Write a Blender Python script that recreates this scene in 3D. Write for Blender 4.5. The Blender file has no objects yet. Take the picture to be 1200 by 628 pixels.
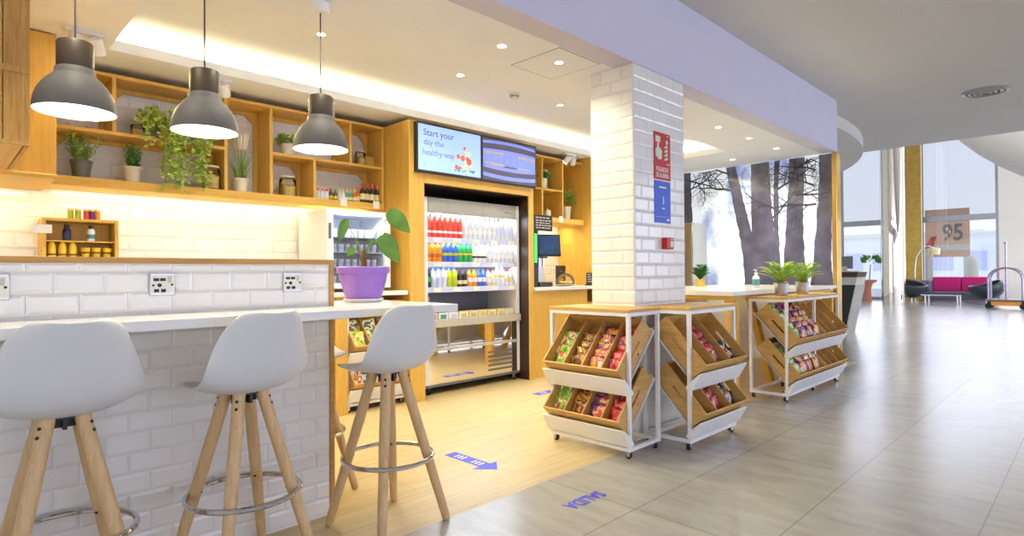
import bpy, bmesh, math, random
from mathutils import Vector, Matrix
random.seed(7)
C = bpy.context.scene.collection
PI = math.pi

# ------------------------------------------------------------------ materials
def _nodes(name):
    m = bpy.data.materials.new(name); m.use_nodes = True
    nt = m.node_tree
    return m, nt, nt.nodes.get('Principled BSDF')

def lin(c):
    return tuple(((x / 12.92) if x <= 0.04045 else ((x + 0.055) / 1.055) ** 2.4) for x in c[:3]) + (1.0,)

def pm(name, col, rough=0.5, metal=0.0, var=0.06, scale=18.0, emit=0.0, emit_col=None, alpha=1.0, trans=0.0, coat=0.0, bump=0.0, spec=0.5):
    """plain material with a little procedural noise in its colour; col is sRGB 0..1"""
    m, nt, b = _nodes(name)
    c = lin(col)
    tc = nt.nodes.new('ShaderNodeTexCoord')
    nz = nt.nodes.new('ShaderNodeTexNoise'); nz.inputs['Scale'].default_value = scale; nz.inputs['Detail'].default_value = 3
    nt.links.new(tc.outputs['Object'], nz.inputs['Vector'])
    rp = nt.nodes.new('ShaderNodeValToRGB')
    rp.color_ramp.elements[0].position = .3; rp.color_ramp.elements[1].position = .7
    rp.color_ramp.elements[0].color = (c[0]*(1-var), c[1]*(1-var), c[2]*(1-var), 1)
    rp.color_ramp.elements[1].color = (min(1, c[0]*(1+var)), min(1, c[1]*(1+var)), min(1, c[2]*(1+var)), 1)
    nt.links.new(nz.outputs['Fac'], rp.inputs['Fac'])
    nt.links.new(rp.outputs['Color'], b.inputs['Base Color'])
    b.inputs['Roughness'].default_value = rough; b.inputs['Metallic'].default_value = metal
    b.inputs['Alpha'].default_value = alpha
    b.inputs['Transmission Weight'].default_value = trans
    b.inputs['Coat Weight'].default_value = coat
    b.inputs['Specular IOR Level'].default_value = spec
    if bump:
        bp = nt.nodes.new('ShaderNodeBump'); bp.inputs['Strength'].default_value = bump; bp.inputs['Distance'].default_value = .003
        nt.links.new(nz.outputs['Fac'], bp.inputs['Height']); nt.links.new(bp.outputs['Normal'], b.inputs['Normal'])
    if emit:
        b.inputs['Emission Color'].default_value = lin(emit_col or col); b.inputs['Emission Strength'].default_value = emit
    return m

def wood(name, c1, c2, axis='Z', rough=0.5, scale=1.0):
    """oak-like grain stretched along one object axis"""
    m, nt, b = _nodes(name)
    tc = nt.nodes.new('ShaderNodeTexCoord')
    mp = nt.nodes.new('ShaderNodeMapping')
    s = [14*scale]*3; s['XYZ'.index(axis)] = 0.9*scale
    mp.inputs['Scale'].default_value = s
    nt.links.new(tc.outputs['Object'], mp.inputs['Vector'])
    n1 = nt.nodes.new('ShaderNodeTexNoise'); n1.inputs['Scale'].default_value = 3.2; n1.inputs['Detail'].default_value = 6; n1.inputs['Distortion'].default_value = .7
    nt.links.new(mp.outputs['Vector'], n1.inputs['Vector'])
    n2 = nt.nodes.new('ShaderNodeTexNoise'); n2.inputs['Scale'].default_value = 12; n2.inputs['Detail'].default_value = 2
    nt.links.new(mp.outputs['Vector'], n2.inputs['Vector'])
    mx = nt.nodes.new('ShaderNodeMath'); mx.operation = 'MULTIPLY_ADD'; mx.inputs[1].default_value = .35
    nt.links.new(n2.outputs['Fac'], mx.inputs[0]); 
    m2 = nt.nodes.new('ShaderNodeMath'); m2.operation = 'MULTIPLY'; m2.inputs[1].default_value = .65
    nt.links.new(n1.outputs['Fac'], m2.inputs[0]); nt.links.new(m2.outputs[0], mx.inputs[2])
    rp = nt.nodes.new('ShaderNodeValToRGB')
    rp.color_ramp.elements[0].position = .34; rp.color_ramp.elements[0].color = lin(c2)
    rp.color_ramp.elements[1].position = .66; rp.color_ramp.elements[1].color = lin(c1)
    nt.links.new(mx.outputs[0], rp.inputs['Fac']); nt.links.new(rp.outputs['Color'], b.inputs['Base Color'])
    b.inputs['Roughness'].default_value = rough
    bp = nt.nodes.new('ShaderNodeBump'); bp.inputs['Strength'].default_value = .12; bp.inputs['Distance'].default_value = .002
    nt.links.new(mx.outputs[0], bp.inputs['Height']); nt.links.new(bp.outputs['Normal'], b.inputs['Normal'])
    return m

OAK = ((.89, .73, .35), (.83, .64, .26))
M = {}
M['oak_x'] = wood('oak along x', *OAK, 'X'); M['oak_y'] = wood('oak along y', *OAK, 'Y'); M['oak_z'] = wood('oak along z', *OAK, 'Z')
M['crate_x'] = wood('crate oak x', (.86, .70, .41), (.78, .60, .32), 'X', .55); M['crate_y'] = wood('crate oak y', (.84, .67, .39), (.75, .57, .30), 'Y', .55)
M['old_z'] = wood('aged plank', (.76, .60, .33), (.63, .47, .22), 'Z', .6)
M['ash_z'] = wood('ash leg', (.87, .74, .55), (.79, .64, .44), 'Z', .45)
M['trim_y'] = wood('trim oak', (.80, .62, .34), (.70, .51, .25), 'Y')
M['tile'] = pm('white glazed tile', (.93, .92, .91), .12, var=.03, scale=3, spec=.6)
M['grout'] = pm('pale grout', (.95, .945, .94), .8)
M['bulkhead'] = pm('pale lavender grey paint', (.83, .82, .90), .7, var=.015, scale=3)
M['paint'] = pm('white wall paint', (.93, .92, .91), .7, var=.02, scale=4)
M['ceil'] = pm('white ceiling paint', (.95, .96, .99), .8, var=.015, scale=3)
M['lobby_ceil'] = pm('lobby ceiling paint', (.86, .85, .83), .8, var=.02, scale=1)
M['white_top'] = pm('white worktop', (.94, .93, .92), .18, var=.015)
M['white_metal'] = pm('white powder coat', (.94, .94, .95), .35, var=.02)
M['shell'] = pm('white moulded shell', (.86, .86, .87), .42, var=.01)
M['grey_shade'] = pm('grey lamp enamel', (.37, .36, .36), .6, var=.02, spec=.25)
M['brown_cap'] = pm('dark bronze cap', (.27, .22, .17), .5, metal=.1)
M['lamp_white'] = pm('white lamp inside', (.97, .96, .94), .5, var=.01)
M['cord'] = pm('dark grey cord', (.25, .25, .26), .6)
M['glow'] = pm('lit bulb', (1, .96, .86), .4, emit=9.0, emit_col=(1, .95, .82))
M['downlight'] = pm('lit downlight', (1, .97, .9), .4, emit=14.0, emit_col=(1, .96, .86))
M['chrome'] = pm('chrome', (.80, .80, .81), .12, metal=1, var=.02)
M['steel'] = pm('brushed steel', (.74, .73, .72), .28, metal=1, var=.05, scale=40)
M['mirror'] = pm('polished steel', (.90, .88, .84), .03, metal=1, var=.01)
M['black'] = pm('black plastic', (.07, .07, .08), .4)
M['rubber'] = pm('black rubber', (.09, .09, .10), .6)
M['grey_metal'] = pm('grey metal', (.42, .45, .47), .4, metal=.4)
M['beige_metal'] = pm('beige enamel', (.76, .75, .71), .35)
M['header_grey'] = pm('warm grey enamel', (.66, .65, .61), .4)
M['brass'] = pm('brass', (.86, .71, .38), .22, metal=1, var=.1, scale=6)
M['brass_panel'] = pm('brushed brass', (.72, .60, .30), .35, metal=.8, var=.12, scale=5)
M['red'] = pm('red enamel', (.80, .13, .13), .45)
M['sign_red'] = pm('sign red', (.78, .12, .14), .5)
M['sign_blue'] = pm('sign blue', (.22, .38, .86), .5)
M['floor_blue'] = pm('floor vinyl blue', (.27, .30, .84), .5)
M['sign_white'] = pm('sign white', (.93, .93, .88), .5, var=.01)
M['pale_green'] = pm('photoluminescent white', (.80, .88, .78), .5)
M['purple_pot'] = pm('purple glazed pot', (.58, .42, .80), .35, var=.02)
M['saucer'] = pm('white saucer', (.92, .92, .92), .3)
M['soil'] = pm('potting soil', (.24, .17, .12), .9, var=.3, scale=60)
M['leaf'] = pm('leaf green', (.36, .52, .20), .45, var=.25, scale=12)
M['leaf_light'] = pm('light leaf green', (.52, .66, .26), .45, var=.25, scale=14)
M['leaf_fern'] = pm('fern green', (.72, .85, .28), .5, var=.25, scale=10)
M['leaf_mid'] = pm('mid leaf green', (.34, .56, .22), .5, var=.25, scale=10)
M['leaf_ivy'] = pm('ivy green', (.66, .76, .32), .5, var=.3, scale=16)
M['stem'] = pm('green stem', (.45, .55, .25), .5)
M['bark'] = pm('brown stem', (.45, .32, .18), .8, var=.3, scale=30)
M['flower'] = pm('yellow flower', (.88, .80, .35), .5)
M['plume'] = pm('cream grass plume', (.94, .91, .82), .7)
M['pot_grey'] = pm('grey pot', (.42, .42, .40), .5)
M['pot_cream'] = pm('cream pot', (.92, .90, .82), .45)
M['pot_gold'] = pm('straw yellow pot', (.86, .72, .32), .5)
M['jar_glass'] = pm('jar glass', (.96, .98, .96), .03, alpha=.28, spec=.8)
M['cookie'] = pm('biscuits', (.94, .78, .44), .8, var=.35, scale=45)
M['pasta'] = pm('pale dry food', (.90, .80, .52), .8, var=.25, scale=50)
M['lid_cream'] = pm('cream lid', (.90, .86, .70), .4)
M['screen_black'] = pm('screen bezel', (.12, .12, .14), .3)
M['screen_blue'] = pm('lit screen pale blue', (.60, .72, .92), .2, emit=.75, emit_col=(.60, .73, .97), var=.02, scale=3)
M['screen_dark'] = pm('lit screen grey', (.30, .29, .34), .2, emit=.35, emit_col=(.42, .40, .48))
M['screen_band'] = pm('lit screen lilac', (.42, .47, .90), .2, emit=.7, emit_col=(.52, .58, 1.0))
M['screen_tan'] = pm('lit screen tan', (.66, .62, .55), .2, emit=.5, emit_col=(.66, .62, .55))
M['screen_text'] = pm('screen lettering', (.44, .46, .72), .4, emit=.25, emit_col=(.44, .46, .75))
M['screen_red'] = pm('screen fruit red', (.90, .36, .38), .4, emit=.5, emit_col=(.92, .38, .38))
M['screen_yellow'] = pm('screen fruit yellow', (.90, .85, .50), .4, emit=.5, emit_col=(.9, .86, .5))
M['screen_green'] = pm('screen leaf green', (.35, .55, .50), .4, emit=.3, emit_col=(.35, .55, .45))
M['led_green'] = pm('green indicator', (.25, .90, .40), .3, emit=1.0, emit_col=(.2, .9, .35))
M['tablet'] = pm('tablet screen', (.16, .22, .32), .12, emit=.35, emit_col=(.25, .38, .58), var=.3, scale=12)
M['chalk'] = pm('chalkboard', (.18, .18, .19), .7)
M['chalk_white'] = pm('chalk writing', (.80, .80, .78), .8)
M['gold_print'] = pm('gold print', (.78, .60, .22), .5)
M['dark_print'] = pm('dark brown print', (.22, .15, .12), .5)
M['fridge_in'] = pm('fridge liner', (.86, .88, .93), .4)
M['fridge_dark'] = pm('fridge back grille', (.38, .38, .45), .5, var=.2, scale=60)
M['rail'] = pm('price rail', (.82, .84, .97), .35)
M['tag'] = pm('price tag', (.95, .94, .92), .6)
M['leather'] = pm('dark grey leather', (.20, .24, .27), .28, var=.08)
M['sofa_grey'] = pm('grey upholstery', (.42, .44, .50), .8, var=.1, scale=40)
M['magenta'] = pm('magenta cushion', (.82, .12, .48), .7)
M['terracotta'] = pm('terracotta', (.85, .55, .42), .6)
M['orange'] = pm('orange panel', (.94, .62, .25), .6)
M['sign_orange'] = pm('price sign orange', (.98, .80, .68), .6)
M['grey_print'] = pm('grey numerals', (.55, .55, .56), .6)
M['white_stone'] = pm('white render', (.97, .96, .91), .8, var=.02, scale=2)
M['far_grey'] = pm('distant grey cladding', (.96, .97, .98), .8, var=.05, scale=.6)
M['bronze_tubes'] = pm('chrome tube', (.66, .63, .70), .18, metal=1)
M['alu'] = pm('grey aluminium', (.62, .64, .66), .4, metal=.5)
M['bark_print'] = pm('printed trunk', (.36, .36, .45), .15, var=.35, scale=5)
M['twig_print'] = pm('printed twigs', (.30, .29, .34), .25, var=.2, scale=8)

def glass_mat(name, tint=(1, 1, 1), gloss=.08, rough=.02):
    m, nt, b = _nodes(name); nt.nodes.remove(b)
    out = nt.nodes['Material Output']
    t = nt.nodes.new('ShaderNodeBsdfTransparent'); t.inputs['Color'].default_value = (*tint, 1)
    g = nt.nodes.new('ShaderNodeBsdfGlossy'); g.inputs['Roughness'].default_value = rough
    f = nt.nodes.new('ShaderNodeFresnel'); f.inputs['IOR'].default_value = 1.45
    mx = nt.nodes.new('ShaderNodeMixShader')
    nt.links.new(f.outputs[0], mx.inputs[0]); nt.links.new(t.outputs[0], mx.inputs[1]); nt.links.new(g.outputs[0], mx.inputs[2])
    nt.links.new(mx.outputs[0], out.inputs['Surface'])
    return m
M['glass'] = glass_mat('clear pane', (.95, .97, .98)); M['window_glass'] = glass_mat('lightly tinted pane', (.78, .79, .80))
M['frosted'] = glass_mat('tinted pane', (.66, .67, .69))
M['clear'] = glass_mat('clear container', (.98, .99, .985))

def brick_floor(name, c1, c2, mortar, bw, rh, ox, oy, rough, msize=.004, offset=0.0, rot=0.0, bump=.1, grain=(1, 1), warm=0):
    """rectangular tiles: long side along world Y, rows stacked along X; rough polished surface"""
    m, nt, b = _nodes(name)
    tc = nt.nodes.new('ShaderNodeTexCoord')
    sp = nt.nodes.new('ShaderNodeSeparateXYZ'); nt.links.new(tc.outputs['Object'], sp.inputs[0])
    cb = nt.nodes.new('ShaderNodeCombineXYZ')
    ax = nt.nodes.new('ShaderNodeMath'); ax.operation = 'ADD'; ax.inputs[1].default_value = oy
    ay = nt.nodes.new('ShaderNodeMath'); ay.operation = 'ADD'; ay.inputs[1].default_value = ox
    nt.links.new(sp.outputs['Y'], ax.inputs[0]); nt.links.new(sp.outputs['X'], ay.inputs[0])
    nt.links.new(ax.outputs[0], cb.inputs[0]); nt.links.new(ay.outputs[0], cb.inputs[1])
    br = nt.nodes.new('ShaderNodeTexBrick')
    br.offset = offset; br.inputs['Scale'].default_value = 1.0
    br.inputs['Brick Width'].default_value = bw; br.inputs['Row Height'].default_value = rh
    br.inputs['Mortar Size'].default_value = msize; br.inputs['Mortar Smooth'].default_value = .1
    br.inputs['Color1'].default_value = lin(c1); br.inputs['Color2'].default_value = lin(c2); br.inputs['Mortar'].default_value = lin(mortar)
    nt.links.new(cb.outputs[0], br.inputs['Vector'])
    mp = nt.nodes.new('ShaderNodeMapping'); mp.inputs['Scale'].default_value = (grain[0], grain[1], 1)
    nt.links.new(tc.outputs['Object'], mp.inputs['Vector'])
    nz = nt.nodes.new('ShaderNodeTexNoise'); nz.inputs['Scale'].default_value = 2.5; nz.inputs['Detail'].default_value = 8; nz.inputs['Roughness'].default_value = .65
    nt.links.new(mp.outputs[0], nz.inputs['Vector'])
    rp = nt.nodes.new('ShaderNodeValToRGB'); rp.color_ramp.elements[0].position = .3; rp.color_ramp.elements[1].position = .72
    rp.color_ramp.elements[0].color = (.78, .77, .75, 1); rp.color_ramp.elements[1].color = (1.05, 1.05, 1.05, 1)
    nt.links.new(nz.outputs['Fac'], rp.inputs['Fac'])
    mu = nt.nodes.new('ShaderNodeMix'); mu.data_type = 'RGBA'; mu.blend_type = 'MULTIPLY'; mu.inputs[0].default_value = 1.0
    nt.links.new(br.outputs['Color'], mu.inputs[6]); nt.links.new(rp.outputs['Color'], mu.inputs[7])
    nt.links.new(mu.outputs[2], b.inputs['Base Color'])
    ra = nt.nodes.new('ShaderNodeMapRange'); ra.inputs['To Min'].default_value = rough*.75; ra.inputs['To Max'].default_value = rough*1.3
    nt.links.new(nz.outputs['Fac'], ra.inputs['Value']); nt.links.new(ra.outputs[0], b.inputs['Roughness'])
    bp = nt.nodes.new('ShaderNodeBump'); bp.inputs['Strength'].default_value = bump; bp.inputs['Distance'].default_value = .004
    sb = nt.nodes.new('ShaderNodeMath'); sb.operation = 'MULTIPLY_ADD'; sb.inputs[1].default_value = -1.2
    nt.links.new(br.outputs['Fac'], sb.inputs[0]); nt.links.new(nz.outputs['Fac'], sb.inputs[2])
    nt.links.new(sb.outputs[0], bp.inputs['Height']); nt.links.new(bp.outputs['Normal'], b.inputs['Normal'])
    b.inputs['Specular IOR Level'].default_value = .6
    return m
M['lobby_floor'] = brick_floor('polished grey stone tile', (.68, .67, .65), (.71, .70, .68), (.56, .55, .54), 1.39, .663, 0.426 + .663*20, -4.035 + 1.39*20, .24, .0035, 0, bump=.07, grain=(1.1, 3.5))
M['shop_floor'] = brick_floor('pale wood tile', (.85, .77, .58), (.83, .74, .55), (.74, .65, .46), 1.2, .2, 10.0, 10.0, .38, .002, .5, bump=.05, grain=(9, .7))

# ------------------------------------------------------------------ mesh builder
class MB:
    def __init__(s):
        s.bm = bmesh.new()
    def _f(s, vs, mi=0):
        try:
            f = s.bm.faces.new(vs); f.material_index = mi; return f
        except ValueError:
            return None
    def poly(s, pts, mi=0):
        return s._f([s.bm.verts.new(p) for p in pts], mi)
    def box(s, x0, x1, y0, y1, z0, z1, mi=0, mat=None):
        v = []
        for z in (z0, z1):
            for x, y in ((x0, y0), (x1, y0), (x1, y1), (x0, y1)):
                p = Vector((x, y, z))
                v.append(s.bm.verts.new(mat @ p if mat else p))
        for q in ((3, 2, 1, 0), (4, 5, 6, 7), (0, 1, 5, 4), (1, 2, 6, 5), (2, 3, 7, 6), (3, 0, 4, 7)):
            s._f([v[i] for i in q], mi)
        return s
    def prism(s, pts, axis, a0, a1, mi=0, mat=None):
        """pts: 2-D outline in the two other axes in cyclic order (x: y,z; y: x,z; z: x,y)"""
        def P(p, a):
            q = {'x': (a, p[0], p[1]), 'y': (p[0], a, p[1]), 'z': (p[0], p[1], a)}[axis]
            q = Vector(q); return mat @ q if mat else q
        lo = [s.bm.verts.new(P(p, a0)) for p in pts]; hi = [s.bm.verts.new(P(p, a1)) for p in pts]
        n = len(pts)
        s._f(lo[::-1], mi); s._f(hi, mi)
        for i in range(n):
            j = (i+1) % n; s._f([lo[i], lo[j], hi[j], hi[i]], mi)
        return s
    def tube(s, pts, r, seg=10, mi=0, closed=False, caps=True):
        pts = [Vector(p) for p in pts]; n = len(pts)
        rs = r if isinstance(r, (list, tuple)) else [r]*n
        rings = []; up = None
        for i in range(n):
            a = pts[i-1] if (i > 0 or closed) else pts[i]; b = pts[(i+1) % n] if (i < n-1 or closed) else pts[i]
            d = (b-a).normalized()
            if up is None:
                up = Vector((0, 0, 1)) if abs(d.z) < .9 else Vector((1, 0, 0))
            u = (up - d*up.dot(d)).normalized(); w = d.cross(u); up = u
            rings.append([s.bm.verts.new(pts[i] + (u*math.cos(2*PI*k/seg) + w*math.sin(2*PI*k/seg))*rs[i]) for k in range(seg)])
        m = n if closed else n-1
        for i in range(m):
            A = rings[i]; B = rings[(i+1) % n]
            for k in range(seg):
                s._f([A[k], A[(k+1) % seg], B[(k+1) % seg], B[k]], mi)
        if caps and not closed:
            s._f(rings[0][::-1], mi); s._f(rings[-1], mi)
        return s
    def cyl(s, p0, p1, r0, r1=None, seg=16, mi=0):
        return s.tube([p0, p1], [r0, r0 if r1 is None else r1], seg, mi)
    def lathe(s, prof, seg=28, mi=0, loc=(0, 0, 0), mat=None, mis=None):
        L = Vector(loc); rings = []
        for r, z in prof:
            if r < 1e-6:
                p = L + Vector((0, 0, z)); rings.append([s.bm.verts.new(mat @ p if mat else p)])
            else:
                ring = []
                for k in range(seg):
                    p = L + Vector((r*math.cos(2*PI*k/seg), r*math.sin(2*PI*k/seg), z)); ring.append(s.bm.verts.new(mat @ p if mat else p))
                rings.append(ring)
        for i in range(len(rings)-1):
            A, B = rings[i], rings[i+1]; q = mis[i] if mis else mi
            for k in range(seg):
                k2 = (k+1) % seg
                if len(A) == 1 and len(B) == 1: continue
                if len(A) == 1: s._f([A[0], B[k2], B[k]], q)
                elif len(B) == 1: s._f([A[k], A[k2], B[0]], q)
                else: s._f([A[k], A[k2], B[k2], B[k]], q)
        return s
    def ball(s, c, r, seg=12, mi=0, sc=(1, 1, 1)):
        prof = [(r*math.sin(PI*i/8), -r*math.cos(PI*i/8)) for i in range(9)]; prof[0] = (0, -r); prof[-1] = (0, r)
        mt = Matrix.Translation(Vector(c)) @ Matrix.Diagonal((*sc, 1))
        return s.lathe(prof, seg, mi, mat=mt)
    def leaf(s, p, d, n, ln, w, mi=0, droop=.0):
        """pointed leaf from p along d with face normal about n, folded on its midrib"""
        p = Vector(p); d = Vector(d).normalized(); n = Vector(n); sd = d.cross(n)
        if sd.length < 1e-4: sd = d.cross(Vector((1, .3, .2)))
        sd.normalize(); n = sd.cross(d)
        def at(t): return p + d*ln*t - Vector((0, 0, 1))*droop*ln*t*t
        m0, m1, m2 = s.bm.verts.new(at(0)), s.bm.verts.new(at(.45)), s.bm.verts.new(at(1))
        l1 = s.bm.verts.new(at(.42) + sd*w/2 + n*w*.14); r1 = s.bm.verts.new(at(.42) - sd*w/2 + n*w*.14)
        s._f([m0, m1, l1], mi); s._f([m1, m2, l1], mi); s._f([m0, r1, m1], mi); s._f([m1, r1, m2], mi)
        return s
    def add_mesh(s, me, mat, mi=0):
        b2 = bmesh.new(); b2.from_mesh(me); b2.transform(mat)
        vm = {v: s.bm.verts.new(v.co) for v in b2.verts}
        for f in b2.faces: s._f([vm[v] for v in f.verts], mi)
        b2.free(); return s
    def build(s, name, mats, parent=None, loc=None, smooth=35, bevel=0, solid=0, recalc=True):
        if recalc: bmesh.ops.recalc_face_normals(s.bm, faces=s.bm.faces[:])
        if smooth:
            lim = math.radians(smooth)
            for f in s.bm.faces: f.smooth = True
            for e in s.bm.edges:
                if len(e.link_faces) == 2: e.smooth = e.calc_face_angle(0) < lim
                else: e.smooth = True
        me = bpy.data.meshes.new(name); s.bm.to_mesh(me); s.bm.free()
        for m in (mats if isinstance(mats, (list, tuple)) else [mats]): me.materials.append(M[m] if isinstance(m, str) else m)
        o = bpy.data.objects.new(name, me); C.objects.link(o)
        if parent: o.parent = parent
        if loc: o.location = loc
        if solid:
            md = o.modifiers.new('thickness', 'SOLIDIFY'); md.thickness = solid; md.offset = 0
        if bevel:
            md = o.modifiers.new('soft edge', 'BEVEL'); md.width = bevel; md.segments = 2; md.limit_method = 'ANGLE'; md.angle_limit = math.radians(40)
        return o

def thing(name, label, cat, loc=(0, 0, 0), rz=0, group=None):
    o = bpy.data.objects.new(name, None); C.objects.link(o); o.empty_display_size = .05
    o.location = loc; o.rotation_euler = (0, 0, rz); o['label'] = label; o['category'] = cat; o['kind'] = 'thing'
    if group: o['group'] = group
    return o
def tag(o, label, cat, group=None):
    o['label'] = label; o['category'] = cat
    if group: o['group'] = group
    return o
def struct(o): o['kind'] = 'structure'; return o
KIDS = {}
def dup(root, loc, rz=None, label=None, group=None, scale=None):
    def cp(o, par):
        c = o.copy(); C.objects.link(c)
        if par is not None: c.parent = par
        for ch in [x for x in o.children]: cp(ch, c)
        return c
    r = cp(root, None); r.location = loc
    if rz is not None: r.rotation_euler = (0, 0, rz)
    if scale: r.scale = scale
    if label: r['label'] = label
    if group: r['group'] = group
    return r
_tx = {}
def text_mesh(body, size, bold=0.0):
    k = (body, size, bold)
    if k in _tx: return _tx[k]
    cu = bpy.data.curves.new('lettering', 'FONT'); cu.body = body; cu.size = size; cu.align_x = 'CENTER'; cu.align_y = 'CENTER'; cu.resolution_u = 3; cu.offset = bold
    o = bpy.data.objects.new('lettering', cu); C.objects.link(o)
    bpy.context.view_layer.update()
    me = bpy.data.meshes.new_from_object(o.evaluated_get(bpy.context.evaluated_depsgraph_get()))
    bpy.data.objects.remove(o); _tx[k] = me
    return me
def wallmat(x, y, z, sx=1.0):   # flat content facing +X : local x -> +Y, y -> +Z
    return Matrix(((0, 0, 1, x), (sx, 0, 0, y), (0, 1, 0, z), (0, 0, 0, 1)))
ORD = ['first', 'second', 'third', 'fourth', 'fifth', 'sixth', 'seventh', 'eighth', 'ninth', 'tenth', 'eleventh', 'twelfth']

# ------------------------------------------------------------------ camera
def cam():
    yw, p, r = math.radians(-45.21811957), math.radians(.49863783), math.radians(.4155645)
    f = Vector((math.sin(yw)*math.cos(p), math.cos(yw)*math.cos(p), math.sin(p)))
    rt = Vector((math.cos(yw), -math.sin(yw), 0)); d = f.cross(rt)
    rt2 = rt*math.cos(r) + d*math.sin(r); d2 = -rt*math.sin(r) + d*math.cos(r)
    cd = bpy.data.cameras.new('camera'); cd.sensor_width = 36; cd.sensor_fit = 'HORIZONTAL'; cd.lens = 36*687.1358/1200; cd.clip_start = .02; cd.clip_end = 300
    o = bpy.data.objects.new('camera', cd); C.objects.link(o)
    u = -d2; b = -f
    o.matrix_world = Matrix(((rt2.x, u.x, b.x, 0), (rt2.y, u.y, b.y, 0), (rt2.z, u.z, b.z, 1.25), (0, 0, 0, 1)))
    bpy.context.scene.camera = o
cam()

# ------------------------------------------------------------------ room shell
struct(MB().box(-2.37, 12, -8, 46, -.1, 0).build('floor', 'lobby_floor', smooth=0))
def floor_shop():
    b = MB(); b.box(-5.6, -2.37, -2.5, 9.0, -.1, 0); return b.build('floor_shop', 'shop_floor', smooth=0)
struct(floor_shop())
struct(MB().box(-14, -2.37, 9.0, 46, -.1, 0).build('floor_hall', 'lobby_floor', smooth=0))

def tiles(mb, u0, u1, v0, v1, tw, th, P, gap=.0016, inset=.013, h0=.003, h1=.0066, off=.5, ub=None, vb=None, n0=0.0):
    """bevelled metro tiles in running bond; P(u,v,n) maps to world"""
    ub = u0 if ub is None else ub; vb = v0 if vb is None else vb
    r = math.floor((v0-vb)/th)
    while vb + r*th < v1 - 1e-6:
        a0 = max(v0, vb+r*th+gap/2); a1 = min(v1, vb+(r+1)*th-gap/2)
        sh = off*tw if r % 2 else 0
        k = math.floor((u0-ub-sh)/tw)
        while ub+sh+k*tw < u1 - 1e-6:
            b0 = max(u0, ub+sh+k*tw+gap/2); b1 = min(u1, ub+sh+(k+1)*tw-gap/2)
            if b1-b0 > .012 and a1-a0 > .012:
                i = min(inset, (b1-b0)*.3, (a1-a0)*.3)
                o = [mb.bm.verts.new(P(u, v, n0)) for u, v in ((b0, a0), (b1, a0), (b1, a1), (b0, a1))]
                m_ = [mb.bm.verts.new(P(u, v, n0+h0)) for u, v in ((b0, a0), (b1, a0), (b1, a1), (b0, a1))]
                t = [mb.bm.verts.new(P(u, v, n0+h1)) for u, v in ((b0+i, a0+i), (b1-i, a0+i), (b1-i, a1-i), (b0+i, a1-i))]
                for q in range(4):
                    w = (q+1) % 4
                    mb._f([o[q], o[w], m_[w], m_[q]]); mb._f([m_[q], m_[w], t[w], t[q]])
                mb._f(t)
            k += 1
        r += 1
# bar partition
bw = struct(MB().box(-3.02, -2.85, -2.0, 1.478, 0, 1.302).build('wall_bar', 'grout', smooth=0))
t = MB(); tiles(t, -2.0, 1.478, 0, 1.302, .164, .084, lambda u, v, n: (-2.85+n, u, v), ub=.335-.082-.164*20, vb=.008-.084)
t.build('wall_tile', 'tile', bw, smooth=0, recalc=False)
MB().box(-3.03, -2.838, -2.0, 1.478, 1.302, 1.327).box(-3.03, -2.838, 1.478, 1.503, 0, 1.327).build('wood_edging', 'trim_y', bw, bevel=.002)
# pillar
pl = struct(MB().box(-2.838, -2.446, 3.708, 4.445, 0, 2.81).build('pillar', 'grout', smooth=0))
t = MB(); tiles(t, -2.838, -2.446, 0.8, 2.81, .197, .1, lambda u, v, n: (u, 3.708-n, v), vb=.01)
tiles(t, 3.708, 4.445, 0.8, 2.81, .197, .1, lambda u, v, n: (-2.446+n, u, v), vb=.01, ub=3.6)
t.build('pillar_tile', 'tile', pl, smooth=0)
# back wall, side walls
wb = struct(MB().box(-5.65, -5.46, -2.5, 8.6, 0, 3.0).build('wall_back', 'paint', smooth=0))
t = MB(); tiles(t, .2, 6.36, 1.0, 2.80, .23, .113, lambda u, v, n: (-5.46+n, u, v), vb=1.0)
t.build('wall_tile', 'tile', wb, smooth=0, recalc=False)
struct(MB().box(-5.65, -2.44, -2.6, -2.5, 0, 3.0).build('wall_left', 'paint', smooth=0))
# bulkhead over the shop front
struct(MB().box(-2.62, -2.436, -2.6, 8.45, 2.81, 3.48).build('wall_bulkhead', 'bulkhead', smooth=0))
# shop ceiling with lit tray
b = MB()
b.box(-3.42, -2.62, -2.6, 8.6, 2.81, 2.86).box(-5.46, -4.80, -2.6, 8.6, 2.81, 2.83)
b.box(-4.80, -3.42, -2.6, .87, 2.81, 2.86).box(-4.80, -3.42, 7.36, 8.6, 2.81, 2.83)
b.box(-4.815, -4.80, .87, 7.36, 2.83, 2.885).box(-4.80, -3.42, 7.36, 7.375, 2.83, 2.885)
b.box(-5.03, -3.36, .80, 7.62, 2.99, 3.03)
b.box(-5.05, -5.0, .80, 7.62, 2.83, 2.99).box(-3.42, -3.36, .80, 7.62, 2.86, 2.99).box(-5.0, -3.42, .80, .87, 2.83, 2.99).box(-5.0, -3.42, 7.55, 7.62, 2.83, 2.99)
struct(b.build('ceiling_shop', 'ceil', smooth=0))
struct(MB().box(-2.62, 12, -8, 12.5, 3.48, 3.6).box(-14, -2.62, 8.45, 12.5, 3.48, 3.6).build('ceiling', 'lobby_ceil', smooth=0))
struct(MB().box(-14, 12, 12.5, 29.3, 8.0, 8.2).box(-14, 12, 12.35, 12.5, 3.6, 8.0).build('ceiling_hall', 'paint', smooth=0))
# round ceiling disc past the end of the bulkhead
pts = []
for i in range(25):
    a = -.14 + i*(.72/24)
    pts.append((-9.65 + 7*math.cos(a), 9.6 + 7*math.sin(a)))
pts += [(-9.0, 13.4), (-9.0, 8.62)]
struct(MB().prism(pts, 'z', 3.3, 3.48).build('ceiling_disc', 'lobby_ceil'))
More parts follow.
